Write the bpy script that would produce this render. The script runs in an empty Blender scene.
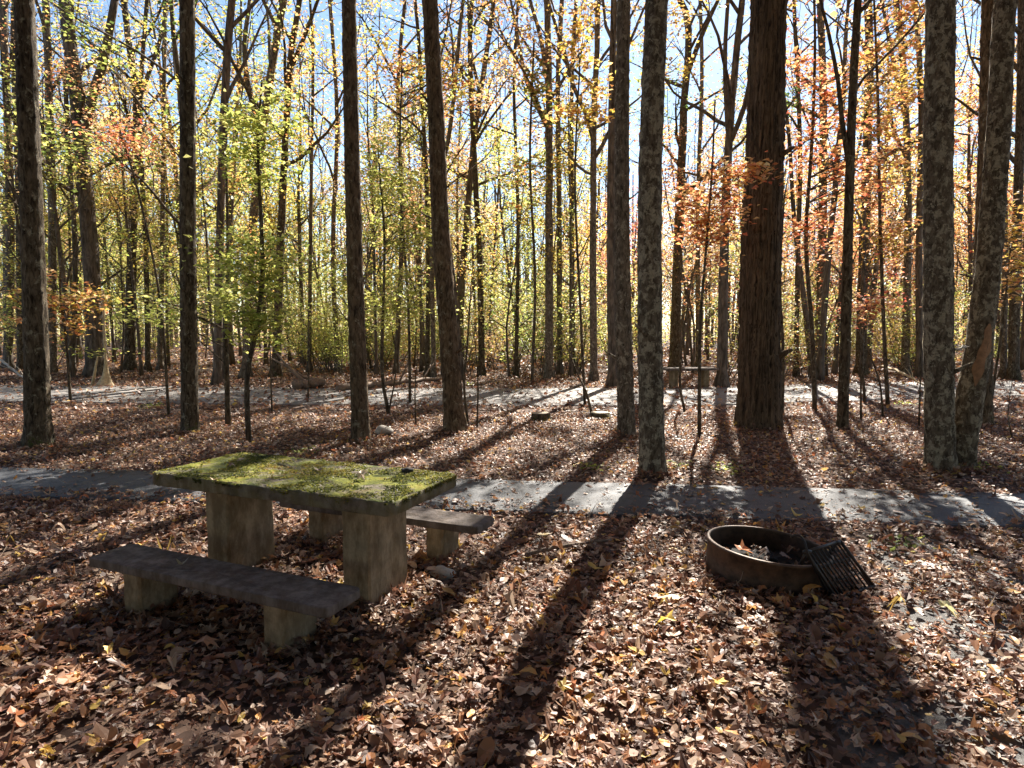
import bpy, math, random
import numpy as np
C = bpy.context.scene.collection
S = bpy.context.scene
R = math.radians
rng = np.random.default_rng(7)
random.seed(7)

# ------------------------------------------------------------------ camera, sky, sun, exposure
F, HZ, EYE = 620.0, 332.0, 1.724          # focal length in pixels, horizon row, eye height
PITCH = math.atan((384 - HZ) / F)
cam = bpy.data.cameras.new("Camera"); cam.sensor_width = 36; cam.lens = F / 1024 * 36
cam.clip_start = 0.05; cam.clip_end = 2000
camo = bpy.data.objects.new("Camera", cam); C.objects.link(camo)
camo.location = (0, 0, EYE); camo.rotation_euler = (math.pi / 2 - PITCH, 0, 0)
S.camera = camo
SUN_AZ, SUN_EL = R(18.5), R(39)            # azimuth clockwise from +Y
w = bpy.data.worlds.new("World"); S.world = w; w.use_nodes = True
nt = w.node_tree; bg = nt.nodes["Background"]
sky = nt.nodes.new("ShaderNodeTexSky"); sky.sky_type = 'NISHITA'; sky.sun_disc = False
sky.sun_elevation = SUN_EL; sky.sun_rotation = SUN_AZ
sky.air_density = 1.0; sky.dust_density = 0.15; sky.ozone_density = 1.5
nt.links.new(sky.outputs[0], bg.inputs[0]); bg.inputs[1].default_value = 0.05
sun = bpy.data.lights.new("Sun", 'SUN'); sun.energy = 5.0; sun.angle = R(0.5); sun.color = (1, .93, .82)
suno = bpy.data.objects.new("Sun", sun); C.objects.link(suno)
suno.rotation_euler = (math.pi / 2 - SUN_EL, 0, math.pi - SUN_AZ)   # the lamp shines from the sun's side
S.view_settings.view_transform = 'Standard'; S.view_settings.look = 'None'
S.view_settings.exposure = 2.15; S.view_settings.gamma = 1
S.cycles.max_bounces = 7; S.cycles.diffuse_bounces = 3; S.cycles.glossy_bounces = 2
S.cycles.transmission_bounces = 5; S.cycles.sample_clamp_indirect = 6

# ------------------------------------------------------------------ helpers
def pix(px, py, Y):
    """point seen at a pixel at forward distance Y"""
    X, U = (px - 512) / F, (384 - py) / F
    d = np.array([X, math.cos(PITCH) + U * math.sin(PITCH), -math.sin(PITCH) + U * math.cos(PITCH)])
    return np.array([0, 0, EYE]) + d * (Y / d[1])
def gnd(px, py, z=0.0):
    X, U = (px - 512) / F, (384 - py) / F
    d = np.array([X, math.cos(PITCH) + U * math.sin(PITCH), -math.sin(PITCH) + U * math.cos(PITCH)])
    return np.array([0, 0, EYE]) + d * ((z - EYE) / d[2])
def to_px(p):
    y, z = p[1], p[2] - EYE
    dy = y * math.cos(PITCH) - z * math.sin(PITCH)
    dz = y * math.sin(PITCH) + z * math.cos(PITCH)
    return 512 + F * p[0] / dy, 384 - F * dz / dy

class MB:
    def __init__(s): s.v, s.f, s.c, s.n = [], [], [], 0
    def add(s, V, Fs, col=None):
        V = np.asarray(V, float).reshape(-1, 3)
        if not isinstance(Fs, list): Fs = [Fs]
        for f in Fs: s.f.append(np.asarray(f, np.int64) + s.n)
        s.v.append(V)
        if col is not None:
            col = np.asarray(col, float)
            if col.ndim == 1: col = np.tile(col, (len(V), 1))
            s.c.append(col)
        s.n += len(V); return s
    def tube(s, P, r, k=8, cap=True, lobes=0.0, seed=0, col=None):
        P = np.asarray(P, float); r = np.asarray(r, float) * np.ones(len(P)); n = len(P)
        T = np.gradient(P, axis=0); T /= np.linalg.norm(T, axis=1)[:, None] + 1e-9
        ref = np.array([1., 0, 0]) if abs(T[0][0]) < .8 else np.array([0, 1., 0])
        a = ref - T * (T @ ref)[:, None]; a /= np.linalg.norm(a, axis=1)[:, None] + 1e-9
        b = np.cross(T, a)
        th = np.linspace(0, 2 * math.pi, k, endpoint=False)
        rr = r[:, None] * np.ones((1, k))
        if np.any(lobes):
            q = np.random.default_rng(seed); ph = q.uniform(0, 6, 4)
            prof = .5 * np.sin(3 * th + ph[0]) + .5 * np.sin(5 * th + ph[1]) + .4 * np.sin(2 * th + ph[2])
            L = np.asarray(lobes) * np.ones(n)
            rr = rr * (1 + L[:, None] * prof[None])
            rr = rr * (1 + .035 * q.standard_normal((n, k)))
        V = P[:, None] + a[:, None] * (rr * np.cos(th))[..., None] + b[:, None] * (rr * np.sin(th))[..., None]
        i = np.arange(n - 1)[:, None] * k; j = np.arange(k)[None]; j2 = (j + 1) % k
        Q = np.stack([i + j, i + j2, i + k + j2, i + k + j], -1).reshape(-1, 4)
        Fs = [Q]
        if cap: Fs += [np.arange(k)[None, ::-1], (n - 1) * k + np.arange(k)[None]]
        return s.add(V.reshape(-1, 3), Fs, col)
    def box(s, lo, hi, fn=None, col=None):
        x0, y0, z0 = lo; x1, y1, z1 = hi
        V = np.array([(x0, y0, z0), (x1, y0, z0), (x1, y1, z0), (x0, y1, z0), (x0, y0, z1), (x1, y0, z1), (x1, y1, z1), (x0, y1, z1)], float)
        if fn: V = np.array([fn(p) for p in V])
        return s.add(V, np.array([(3, 2, 1, 0), (4, 5, 6, 7), (0, 1, 5, 4), (1, 2, 6, 5), (2, 3, 7, 6), (3, 0, 4, 7)]), col)
    def mesh(s, name, mat, smooth=True):
        me = bpy.data.meshes.new(name)
        if s.n:
            V = np.concatenate(s.v); me.vertices.add(len(V)); me.vertices.foreach_set("co", V.ravel())
            lens = np.concatenate([np.full(len(f), f.shape[1]) for f in s.f])
            idx = np.concatenate([f.ravel() for f in s.f])
            me.loops.add(len(idx)); me.loops.foreach_set("vertex_index", idx.astype(np.int32))
            st = np.concatenate([[0], np.cumsum(lens)[:-1]])
            me.polygons.add(len(lens)); me.polygons.foreach_set("loop_start", st.astype(np.int32))
            me.polygons.foreach_set("loop_total", lens.astype(np.int32))
            me.polygons.foreach_set("use_smooth", np.full(len(lens), smooth))
            if s.c:
                cc = np.concatenate(s.c); cc = np.concatenate([cc, np.ones((len(cc), 1))], 1)
                at = me.attributes.new("Col", 'FLOAT_COLOR', 'POINT'); at.data.foreach_set("color", cc.ravel())
            me.update(); me.validate()
        me.materials.append(mat); return me
    def build(s, name, mat, parent=None, smooth=True, loc=None):
        o = bpy.data.objects.new(name, s.mesh(name, mat, smooth)); C.objects.link(o)
        if parent: o.parent = parent
        if loc is not None: o.location = loc
        return o

def tag(o, label=None, cat=None, group=None, kind=None):
    if label: o["label"] = label
    if cat: o["category"] = cat
    if group: o["group"] = group
    if kind: o["kind"] = kind
    return o
def empty(name, loc, rz=0.0):
    o = bpy.data.objects.new(name, None); C.objects.link(o); o.empty_display_size = .2
    o.location = loc; o.rotation_euler = (0, 0, rz); return o
def copy_tree(o, parent=None):
    c = o.copy(); C.objects.link(c); c.parent = parent
    for ch in list(o.children): copy_tree(ch, c)
    return c

# ------------------------------------------------------------------ materials
def newmat(name):
    m = bpy.data.materials.new(name); m.use_nodes = True
    n = m.node_tree.nodes; l = m.node_tree.links
    return m, n, l, n["Principled BSDF"]
def ramp(n, stops):
    r = n.new("ShaderNodeValToRGB"); e = r.color_ramp.elements
    while len(e) < len(stops): e.new(.5)
    for x, (p, c) in zip(e, stops):
        x.position = p; x.color = (*c, 1) if len(c) == 3 else c
    return r
def noise(n, l, vec, scale, detail=5, rough=.6, dist=0):
    t = n.new("ShaderNodeTexNoise"); t.inputs["Scale"].default_value = scale
    t.inputs["Detail"].default_value = detail; t.inputs["Roughness"].default_value = rough
    t.inputs["Distortion"].default_value = dist
    if vec is not None: l.new(vec, t.inputs["Vector"])
    return t
def mapping(n, l, out, scale):
    m = n.new("ShaderNodeMapping"); m.inputs["Scale"].default_value = scale; l.new(out, m.inputs["Vector"]); return m.outputs[0]
def mix(n, l, fac, a, b):
    m = n.new("ShaderNodeMix"); m.data_type = 'RGBA'
    for sock, v in ((m.inputs[0], fac), (m.inputs[6], a), (m.inputs[7], b)):
        if isinstance(v, (int, float)): sock.default_value = v
        elif isinstance(v, tuple): sock.default_value = (*v, 1)
        else: l.new(v, sock)
    return m.outputs[2]
def bump(n, l, h, strength, dist, bsdf):
    b = n.new("ShaderNodeBump"); b.inputs["Strength"].default_value = strength; b.inputs["Distance"].default_value = dist
    l.new(h, b.inputs["Height"]); l.new(b.outputs[0], bsdf.inputs["Normal"]); return b

def bark(name, dark, light, lichen=None, lich_lo=.55, stretch=(9, 9, 1.6), moss=0.0, bs=.8, lsc=5.5):
    m, n, l, p = newmat(name)
    tc = n.new("ShaderNodeTexCoord").outputs["Object"]
    oi = n.new("ShaderNodeObjectInfo")
    a = noise(n, l, mapping(n, l, tc, stretch), 2.2, 7, .65, .6)
    r = ramp(n, [(.36, dark), (.64, light)]); l.new(a.outputs[0], r.inputs[0])
    col = r.outputs[0]
    big = noise(n, l, tc, 1.3, 4, .6)
    br = ramp(n, [(.3, (.7, .7, .7)), (.75, (1.25, 1.22, 1.18))]); l.new(big.outputs[0], br.inputs[0])
    mm = n.new("ShaderNodeMix"); mm.data_type = 'RGBA'; mm.blend_type = 'MULTIPLY'; mm.inputs[0].default_value = 1
    l.new(col, mm.inputs[6]); l.new(br.outputs[0], mm.inputs[7]); col = mm.outputs[2]
    if lichen:
        b = noise(n, l, mapping(n, l, tc, (1, 1, .75)), lsc, 6, .75, .4)
        lr = ramp(n, [(lich_lo, (0, 0, 0)), (lich_lo + .05, (.95, .95, .95))]); l.new(b.outputs[0], lr.inputs[0])
        b2 = noise(n, l, tc, 34, 3, .6)
        lc = ramp(n, [(.35, tuple(x * .62 for x in lichen)), (.65, lichen)]); l.new(b2.outputs[0], lc.inputs[0])
        col = mix(n, l, lr.outputs[0], col, lc.outputs[0])
    if moss:
        sep = n.new("ShaderNodeSeparateXYZ"); l.new(tc, sep.inputs[0])
        mn = noise(n, l, tc, 6, 5, .7)
        ma = n.new("ShaderNodeMath"); ma.operation = 'MULTIPLY_ADD'; l.new(sep.outputs[2], ma.inputs[0]); ma.inputs[1].default_value = -.22; l.new(mn.outputs[0], ma.inputs[2])
        mr = ramp(n, [(.62 - moss * .2, (0, 0, 0)), (.72 - moss * .2, (1, 1, 1))]); l.new(ma.outputs[0], mr.inputs[0])
        col = mix(n, l, mr.outputs[0], col, (.085, .10, .025))
    l.new(col, p.inputs["Base Color"]); p.inputs["Roughness"].default_value = .92
    p.inputs["Specular IOR Level"].default_value = .2
    hn = noise(n, l, mapping(n, l, tc, (stretch[0] * 1.3, stretch[1] * 1.3, stretch[2])), 4.5, 6, .7, .4)
    bump(n, l, hn.outputs[0], bs, .06, p)
    return m
M = {}
M['bark_dark'] = bark('dark_bark', (.022, .015, .009), (.19, .15, .105), (.36, .33, .24), .57, moss=.5, lsc=9, stretch=(10, 10, 3))
M['bark_brown'] = bark('brown_bark', (.04, .028, .018), (.25, .18, .115), (.38, .33, .23), .57, moss=.25, lsc=9, stretch=(10, 10, 3))
M['bark_grey'] = bark('grey_bark', (.05, .04, .03), (.26, .21, .16), (.44, .39, .30), .54, lsc=10, stretch=(10, 10, 3.5))
M['bark_lichen'] = bark('lichen_bark', (.055, .042, .03), (.22, .175, .125), (.46, .40, .29), .50, stretch=(10, 10, 5), moss=.1, lsc=12)
M['bark_ridged'] = bark('ridged_bark', (.02, .014, .009), (.25, .175, .115), None, stretch=(12, 12, .6), bs=1.0)
M['bark_far'] = bark('far_bark', (.05, .04, .032), (.20, .165, .135), None, stretch=(5, 5, 1.2), bs=.4)

def leafmat(name, trans=.5, rough=.5, gain=1.25, hue=0.0, spec=.35):
    m, n, l, p = newmat(name)
    at = n.new("ShaderNodeAttribute"); at.attribute_name = "Col"
    col = at.outputs["Color"]
    if hue:
        oi = n.new("ShaderNodeObjectInfo"); h = n.new("ShaderNodeHueSaturation")
        mr = n.new("ShaderNodeMapRange"); mr.inputs[3].default_value = .5 - hue; mr.inputs[4].default_value = .5 + hue
        l.new(oi.outputs["Random"], mr.inputs[0]); l.new(mr.outputs[0], h.inputs["Hue"]); l.new(col, h.inputs["Color"]); col = h.outputs[0]
    l.new(col, p.inputs["Base Color"]); p.inputs["Roughness"].default_value = rough
    p.inputs["Specular IOR Level"].default_value = spec
    tr = n.new("ShaderNodeBsdfTranslucent")
    v = n.new("ShaderNodeHueSaturation"); v.inputs["Value"].default_value = gain; v.inputs["Saturation"].default_value = .95; l.new(col, v.inputs["Color"])
    l.new(v.outputs[0], tr.inputs[0])
    ms = n.new("ShaderNodeMixShader"); ms.inputs[0].default_value = trans
    l.new(p.outputs[0], ms.inputs[1]); l.new(tr.outputs[0], ms.inputs[2])
    l.new(ms.outputs[0], n["Material Output"].inputs[0])
    return m
M['leaf'] = leafmat('tree_leaves', .55, .5, 1.5, .012)
M['blockleaf'] = leafmat('sky_blocking_leaves', .2, .6, 1.0)  # dark leaves for the added sky-blocking woods behind the viewer
M['litter'] = leafmat('dead_leaves', .3, .5, 1.25, spec=.42)

def litter_ground():
    m, n, l, p = newmat('forest_floor')
    tc = n.new("ShaderNodeTexCoord").outputs["Object"]
    wv = noise(n, l, tc, 9, 3, .6)
    va = n.new("ShaderNodeVectorMath"); va.operation = 'MULTIPLY_ADD'; l.new(wv.outputs[1], va.inputs[0]); va.inputs[1].default_value = (.08, .08, 0); l.new(tc, va.inputs[2])
    vo = n.new("ShaderNodeTexVoronoi"); vo.inputs["Scale"].default_value = 15; l.new(va.outputs[0], vo.inputs["Vector"])
    sp = n.new("ShaderNodeSeparateColor"); l.new(vo.outputs["Color"], sp.inputs[0])
    r = ramp(n, [(0, (.018, .011, .008)), (.35, (.045, .024, .016)), (.6, (.09, .05, .034)), (.85, (.14, .09, .065)), (1, (.24, .17, .13))])
    l.new(sp.outputs[0], r.inputs[0])
    b = noise(n, l, tc, .35, 4, .6)
    br = ramp(n, [(.35, (.035, .022, .016)), (.65, (.10, .062, .046))]); l.new(b.outputs[0], br.inputs[0])
    l.new(mix(n, l, .4, r.outputs[0], br.outputs[0]), p.inputs["Base Color"]); p.inputs["Roughness"].default_value = .9
    p.inputs["Specular IOR Level"].default_value = .2
    bump(n, l, sp.outputs[1], 1.0, .05, p)
    return m
M['floor'] = litter_ground()
def asphalt(name, base, hi, sc=60, bs=.5, ro=.7):
    m, n, l, p = newmat(name)
    tc = n.new("ShaderNodeTexCoord").outputs["Object"]
    a = noise(n, l, tc, sc, 6, .75); r = ramp(n, [(.3, base), (.7, hi)]); l.new(a.outputs[0], r.inputs[0])
    b = noise(n, l, tc, 1.1, 5, .65); br = ramp(n, [(.35, (.68, .66, .64)), (.68, (1.2, 1.18, 1.16))]); l.new(b.outputs[0], br.inputs[0])
    mm = n.new("ShaderNodeMix"); mm.data_type = 'RGBA'; mm.blend_type = 'MULTIPLY'; mm.inputs[0].default_value = 1
    l.new(r.outputs[0], mm.inputs[6]); l.new(br.outputs[0], mm.inputs[7])
    l.new(mm.outputs[2], p.inputs["Base Color"]); p.inputs["Roughness"].default_value = ro; p.inputs["Specular IOR Level"].default_value = .38
    base_col = mm.outputs[2]
    ck = noise(n, l, tc, 2.5, 5, .7); va = n.new("ShaderNodeVectorMath"); va.operation = 'MULTIPLY_ADD'; l.new(ck.outputs[1], va.inputs[0]); va.inputs[1].default_value = (.5, .5, 0); l.new(tc, va.inputs[2])
    vo = n.new("ShaderNodeTexVoronoi"); vo.feature = 'DISTANCE_TO_EDGE'; vo.inputs["Scale"].default_value = .8; l.new(va.outputs[0], vo.inputs["Vector"])
    cr = ramp(n, [(.004, (.25, .24, .23)), (.016, (1, 1, 1))]); l.new(vo.outputs["Distance"], cr.inputs[0])
    m2 = n.new("ShaderNodeMix"); m2.data_type = 'RGBA'; m2.blend_type = 'MULTIPLY'; m2.inputs[0].default_value = .85 if ro < .7 else 0.0
    l.new(base_col, m2.inputs[6]); l.new(cr.outputs[0], m2.inputs[7]); l.new(m2.outputs[2], p.inputs["Base Color"])
    bump(n, l, a.outputs[0], bs, .012, p); return m
M['asphalt'] = asphalt('worn_asphalt', (.035, .038, .045), (.098, .105, .12), 70, .9, .62)
M['gravel'] = asphalt('pale_gravel', (.10, .094, .09), (.225, .212, .203), 30, .9, .75)
M['pad'] = asphalt('grey_pad', (.055, .053, .052), (.15, .145, .14), 45, 1.0, .6)

def concrete(name, moss=0.0, tint=(.37, .285, .18)):
    m, n, l, p = newmat(name)
    tc = n.new("ShaderNodeTexCoord").outputs["Object"]
    a = noise(n, l, tc, 7, 8, .7); d = tuple(x * .5 for x in tint)
    r = ramp(n, [(.3, d), (.68, tint)]); l.new(a.outputs[0], r.inputs[0]); col = r.outputs[0]
    st = noise(n, l, mapping(n, l, tc, (6, 6, 2.2)), 2, 7, .68)
    sr = ramp(n, [(.42, (.5, .45, .38)), (.62, (1.1, 1.1, 1.1))]); l.new(st.outputs[0], sr.inputs[0])
    mm = n.new("ShaderNodeMix"); mm.data_type = 'RGBA'; mm.blend_type = 'MULTIPLY'; mm.inputs[0].default_value = .8
    l.new(col, mm.inputs[6]); l.new(sr.outputs[0], mm.inputs[7]); col = mm.outputs[2]
    hb = noise(n, l, tc, 55, 6, .75); h = hb.outputs[0]; bsv = .45
    if moss:
        mn = noise(n, l, tc, 3.4, 8, .68, .5)
        mr = ramp(n, [(.56 - moss * .17, (0, 0, 0)), (.66 - moss * .17, (1, 1, 1))]); l.new(mn.outputs[0], mr.inputs[0])
        ge = n.new("ShaderNodeNewGeometry"); sx = n.new("ShaderNodeSeparateXYZ"); l.new(ge.outputs["True Normal"], sx.inputs[0])
        up = n.new("ShaderNodeMapRange"); up.inputs[1].default_value = .55; up.inputs[2].default_value = .9; up.inputs[3].default_value = .22; l.new(sx.outputs[2], up.inputs[0])
        mu = n.new("ShaderNodeMath"); mu.operation = 'MULTIPLY'; l.new(mr.outputs[0], mu.inputs[0]); l.new(up.outputs[0], mu.inputs[1])
        c1 = noise(n, l, tc, 5, 6, .7)
        mc = ramp(n, [(.33, (.025, .032, .008)), (.44, (.08, .095, .013)), (.56, (.21, .215, .025)), (.74, (.28, .18, .045))]); l.new(c1.outputs[0], mc.inputs[0])
        col = mix(n, l, mu.outputs[0], col, mc.outputs[0])
        ad = n.new("ShaderNodeMath"); ad.operation = 'MULTIPLY_ADD'; l.new(mr.outputs[0], ad.inputs[0]); ad.inputs[1].default_value = .7; l.new(h, ad.inputs[2]); h = ad.outputs[0]; bsv = .9
    l.new(col, p.inputs["Base Color"]); p.inputs["Roughness"].default_value = .9; p.inputs["Specular IOR Level"].default_value = .25
    bump(n, l, h, bsv, .02, p); return m
M['concrete'] = concrete('stained_concrete')
M['mossy'] = concrete('mossy_concrete', 1.0, (.27, .235, .19))
M['edge'] = concrete('mossy_edge', .25, (.2, .16, .105))
M['slab'] = concrete('grey_concrete', .0, (.19, .16, .145))
def simple(name, col, rough=.8, metal=0, sc=30, var=.5, bs=.3):
    m, n, l, p = newmat(name); tc = n.new("ShaderNodeTexCoord").outputs["Object"]
    a = noise(n, l, tc, sc, 6, .7); r = ramp(n, [(.3, tuple(x * (1 - var) for x in col)), (.7, tuple(min(1, x * (1 + var)) for x in col))]); l.new(a.outputs[0], r.inputs[0])
    l.new(r.outputs[0], p.inputs["Base Color"]); p.inputs["Roughness"].default_value = rough; p.inputs["Metallic"].default_value = metal
    bump(n, l, a.outputs[0], bs, .01, p); return m
M['rust'] = simple('rusty_steel', (.075, .045, .028), .6, .3, 12, .7)
M['black_steel'] = simple('black_steel', (.035, .03, .028), .5, .6, 40, .4)
M['ash'] = simple('ash_and_char', (.010, .009, .0085), .95, 0, 18, .7, 1)
M['stone'] = simple('pale_stone', (.36, .33, .29), .9, 0, 14, .3, .6)
M['char'] = simple('charred_lump', (.02, .018, .016), .9, 0, 20, .5, .8)
M['cutwood'] = simple('weathered_cut_wood', (.42, .35, .26), .85, 0, 22, .3, .4)
M['deadwood'] = simple('dead_wood', (.17, .12, .085), .9, 0, 16, .5, .6)
M['palewood'] = simple('pale_wood', (.42, .33, .2), .9, 0, 14, .4, .6)
M['barewood'] = simple('bare_orange_wood', (.27, .145, .075), .85, 0, 9, .5, .6)

# ------------------------------------------------------------------ ground, path, gravel road
def vnoise(x, y):
    return (np.sin(x * 1.7 + 1.3 * np.sin(y * .9)) + np.sin(y * 2.1 + 1.7 * np.sin(x * .7 + 2)) + .6 * np.sin(3.7 * x + 2.9 * y) + .5 * np.sin(5.3 * y - 4.1 * x + 1)) / 3.1
def path_mid(x): return 6.43 - .108 * x
PW = .62
road_c = [(-70, 22.5), (-30, 19.5), (-14, 17.6), (-6, 16.9), (0, 16.7), (5, 16.7), (10, 18.2), (20, 20.0), (70, 24)]
def road_mid(x): return np.interp(x, [a for a, b in road_c], [b for a, b in road_c])
RW = 2.2
def hgt(x, y):
    h = .030 * vnoise(x * .8, y * .8) + .012 * vnoise(x * 2.3 + 3, y * 2.3)
    dp = np.abs(y - path_mid(x)) - PW
    k = np.clip(dp / .35, 0, 1)
    kr = np.clip((np.abs(y - road_mid(x)) - RW) / .8, 0, 1)
    h = h * k * kr - .012 * (1 - k) - .012 * (1 - kr)
    far = np.clip((np.hypot(x, y) - 24) / 40, 0, 1)
    return h + far * .25 * (vnoise(x * .12, y * .12) + .2)
xs = np.concatenate([-np.geomspace(400, 16.4, 34), np.arange(-16, 16.01, .16), np.geomspace(16.4, 400, 34)])
ys = np.concatenate([-np.geomspace(120, .8, 14), np.arange(-.4, 22, .16), np.geomspace(22.3, 600, 60)])
gx, gy = np.meshgrid(xs, ys); nx, ny = len(xs), len(ys)
i = np.arange(ny - 1)[:, None] * nx + np.arange(nx - 1)[None]
Q = np.stack([i, i + 1, i + nx + 1, i + nx], -1).reshape(-1, 4)
tag(MB().add(np.stack([gx, gy, hgt(gx, gy)], -1), Q).build('ground', M['floor']), 'brown forest floor under a bed of fallen leaves', kind='structure')

def strip(name, mid, hw, mat, z, x0, x1, step, wob, thick, label):
    X = np.arange(x0, x1 + .01, step); Y = mid(X)
    a = hw + wob * vnoise(X * 1.9, X * .4); b = hw + wob * vnoise(X * 1.7 + 5, X * .3 + 2)
    rows = [(Y - a - .02, z - thick), (Y - a, z - .006), (Y - a + .02, z), (Y, z + .012), (Y + b - .02, z), (Y + b, z - .006), (Y + b + .02, z - thick)]
    V = np.stack([np.stack([X, r, np.full_like(X, zz)], -1) for r, zz in rows], 0); k = len(X)
    i = np.arange(len(rows) - 1)[:, None] * k + np.arange(k - 1)[None]
    Q = np.stack([i, i + 1, i + k + 1, i + k], -1).reshape(-1, 4)
    return tag(MB().add(V, Q).build(name, mat), label, kind='structure')
strip('path', path_mid, PW, M['asphalt'], .022, -45, 45, .12, .016, .06, 'narrow grey asphalt path crossing behind the picnic table')
strip('road', road_mid, RW, M['gravel'], .012, -70, 70, .4, .22, .05, 'pale gravel campground road beyond the first trees')
# grey compacted patch beside the fire ring
def patch(pts, z, seed):
    c = np.mean(pts, 0); th = np.linspace(0, 2 * math.pi, 60, endpoint=False)
    P = np.array(pts); ang = np.arctan2(P[:, 1] - c[1], P[:, 0] - c[0]); rad = np.hypot(P[:, 0] - c[0], P[:, 1] - c[1]); o = np.argsort(ang)
    rr = np.interp(th, np.concatenate([ang[o] - 2 * math.pi, ang[o], ang[o] + 2 * math.pi]), np.tile(rad[o], 3)) * (1 + .06 * vnoise(th * 3, th * 0 + seed) + .03 * vnoise(th * 11, th * 0))
    rings = [np.stack([c[0] + rr * q * np.cos(th), c[1] + rr * q * np.sin(th)], -1) for q in (.0, .35, .7, 1)]
    V = np.concatenate([np.column_stack([g, hgt(g[:, 0], g[:, 1]) + (z if k < 3 else -.01)]) for k, g in enumerate(rings)])
    i = np.arange(3)[:, None] * 60 + np.arange(60)[None]; j = np.arange(3)[:, None] * 60 + (np.arange(60)[None] + 1) % 60
    return V, np.stack([i, j, j + 60, i + 60], -1).reshape(-1, 4)
pad_pts = [(1.55, 3.15), (1.25, 2.2), (2.0, 1.2), (3.4, 1.6), (3.6, 2.9), (3.7, 4.2), (3.6, 5.3), (2.95, 5.3), (2.75, 4.3), (2.4, 3.6)]
V, Q = patch(pad_pts, .016, 3.)
tag(MB().add(V, Q).build('gravel_patch', M['pad']), 'bare grey compacted ground beside the fire ring', kind='structure')

# ------------------------------------------------------------------ leaves
PAL = {
 'yg': [(.41, .41, .085), (.50, .48, .12), (.35, .385, .075), (.52, .48, .16), (.26, .31, .065)],
 'green': [(.09, .14, .03), (.14, .19, .04), (.19, .23, .05), (.26, .27, .06)],
 'yellow': [(.50, .36, .05), (.45, .31, .05), (.40, .34, .06), (.5, .3, .07)],
 'orange': [(.54, .25, .07), (.58, .36, .14), (.50, .19, .06), (.6, .42, .2)],
 'red': [(.45, .12, .05), (.48, .17, .09), (.40, .09, .05), (.5, .26, .14)],
 'pale': [(.5, .46, .18), (.55, .5, .26), (.46, .46, .16), (.55, .42, .25)],
 'tan': [(.38, .23, .12), (.42, .28, .16), (.33, .19, .10), (.45, .33, .15)],
}
def pal(q, name, n):
    names = name if isinstance(name, tuple) else (name,)
    A = np.array(sum([PAL[k] for k in names], []))
    return A[q.integers(0, len(A), n)] * q.uniform(.75, 1.15, (n, 1))
def leaves(mb, q, P, size, cols, flat=.55):
    """bent kite leaves at points P"""
    n = len(P)
    if not n: return
    az = q.uniform(0, 2 * math.pi, n); tl = np.abs(q.normal(0, flat, n)); ta = q.uniform(0, 2 * math.pi, n)
    N = np.stack([np.sin(tl) * np.cos(ta), np.sin(tl) * np.sin(ta), np.cos(tl)], -1)
    U = np.stack([np.cos(az), np.sin(az), np.zeros(n)], -1); U -= N * (U * N).sum(1)[:, None]; U /= np.linalg.norm(U, axis=1)[:, None]
    W = np.cross(N, U); s = (size * q.uniform(.65, 1.25, n))[:, None]; wd = q.uniform(.28, .42, n)[:, None]
    fold = q.uniform(-.05, .22, n)[:, None]
    V = np.stack([P - U * s * .5, P + W * s * wd + N * s * fold, P + U * s * .55 - N * s * .08, P - W * s * wd + N * s * fold], 1).reshape(-1, 3)
    b = np.arange(n)[:, None] * 4
    mb.add(V, np.concatenate([b + [0, 2, 1], b + [0, 3, 2]]), np.repeat(cols, 4, 0))

# ------------------------------------------------------------------ trees
def smooth_path(P, step):
    P = np.asarray(P, float)
    if len(P) < 3: P = np.array([P[0], (P[0] + P[-1]) / 2, P[-1]])
    E = np.concatenate([[2 * P[0] - P[1]], P, [2 * P[-1] - P[-2]]]); out = []
    for k in range(1, len(E) - 2):
        m = max(2, int(np.linalg.norm(E[k + 1] - E[k]) / step)); t = np.linspace(0, 1, m, endpoint=False)[:, None]
        p0, p1, p2, p3 = E[k - 1:k + 3]
        out.append(.5 * (2 * p1 + (p2 - p0) * t + (2 * p0 - 5 * p1 + 4 * p2 - p3) * t ** 2 + (3 * p1 - p0 - 3 * p2 + p3) * t ** 3))
    return np.concatenate(out + [P[-1:]])
def limb(q, p0, d, L, n=6, up=.35, wob=.12):
    P = [np.array(p0)]; d = d / np.linalg.norm(d)
    for k in range(n):
        d = d + np.array([0, 0, up / n]) + q.normal(0, wob, 3); d /= np.linalg.norm(d); P.append(P[-1] + d * L / n)
    return np.array(P)
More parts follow.
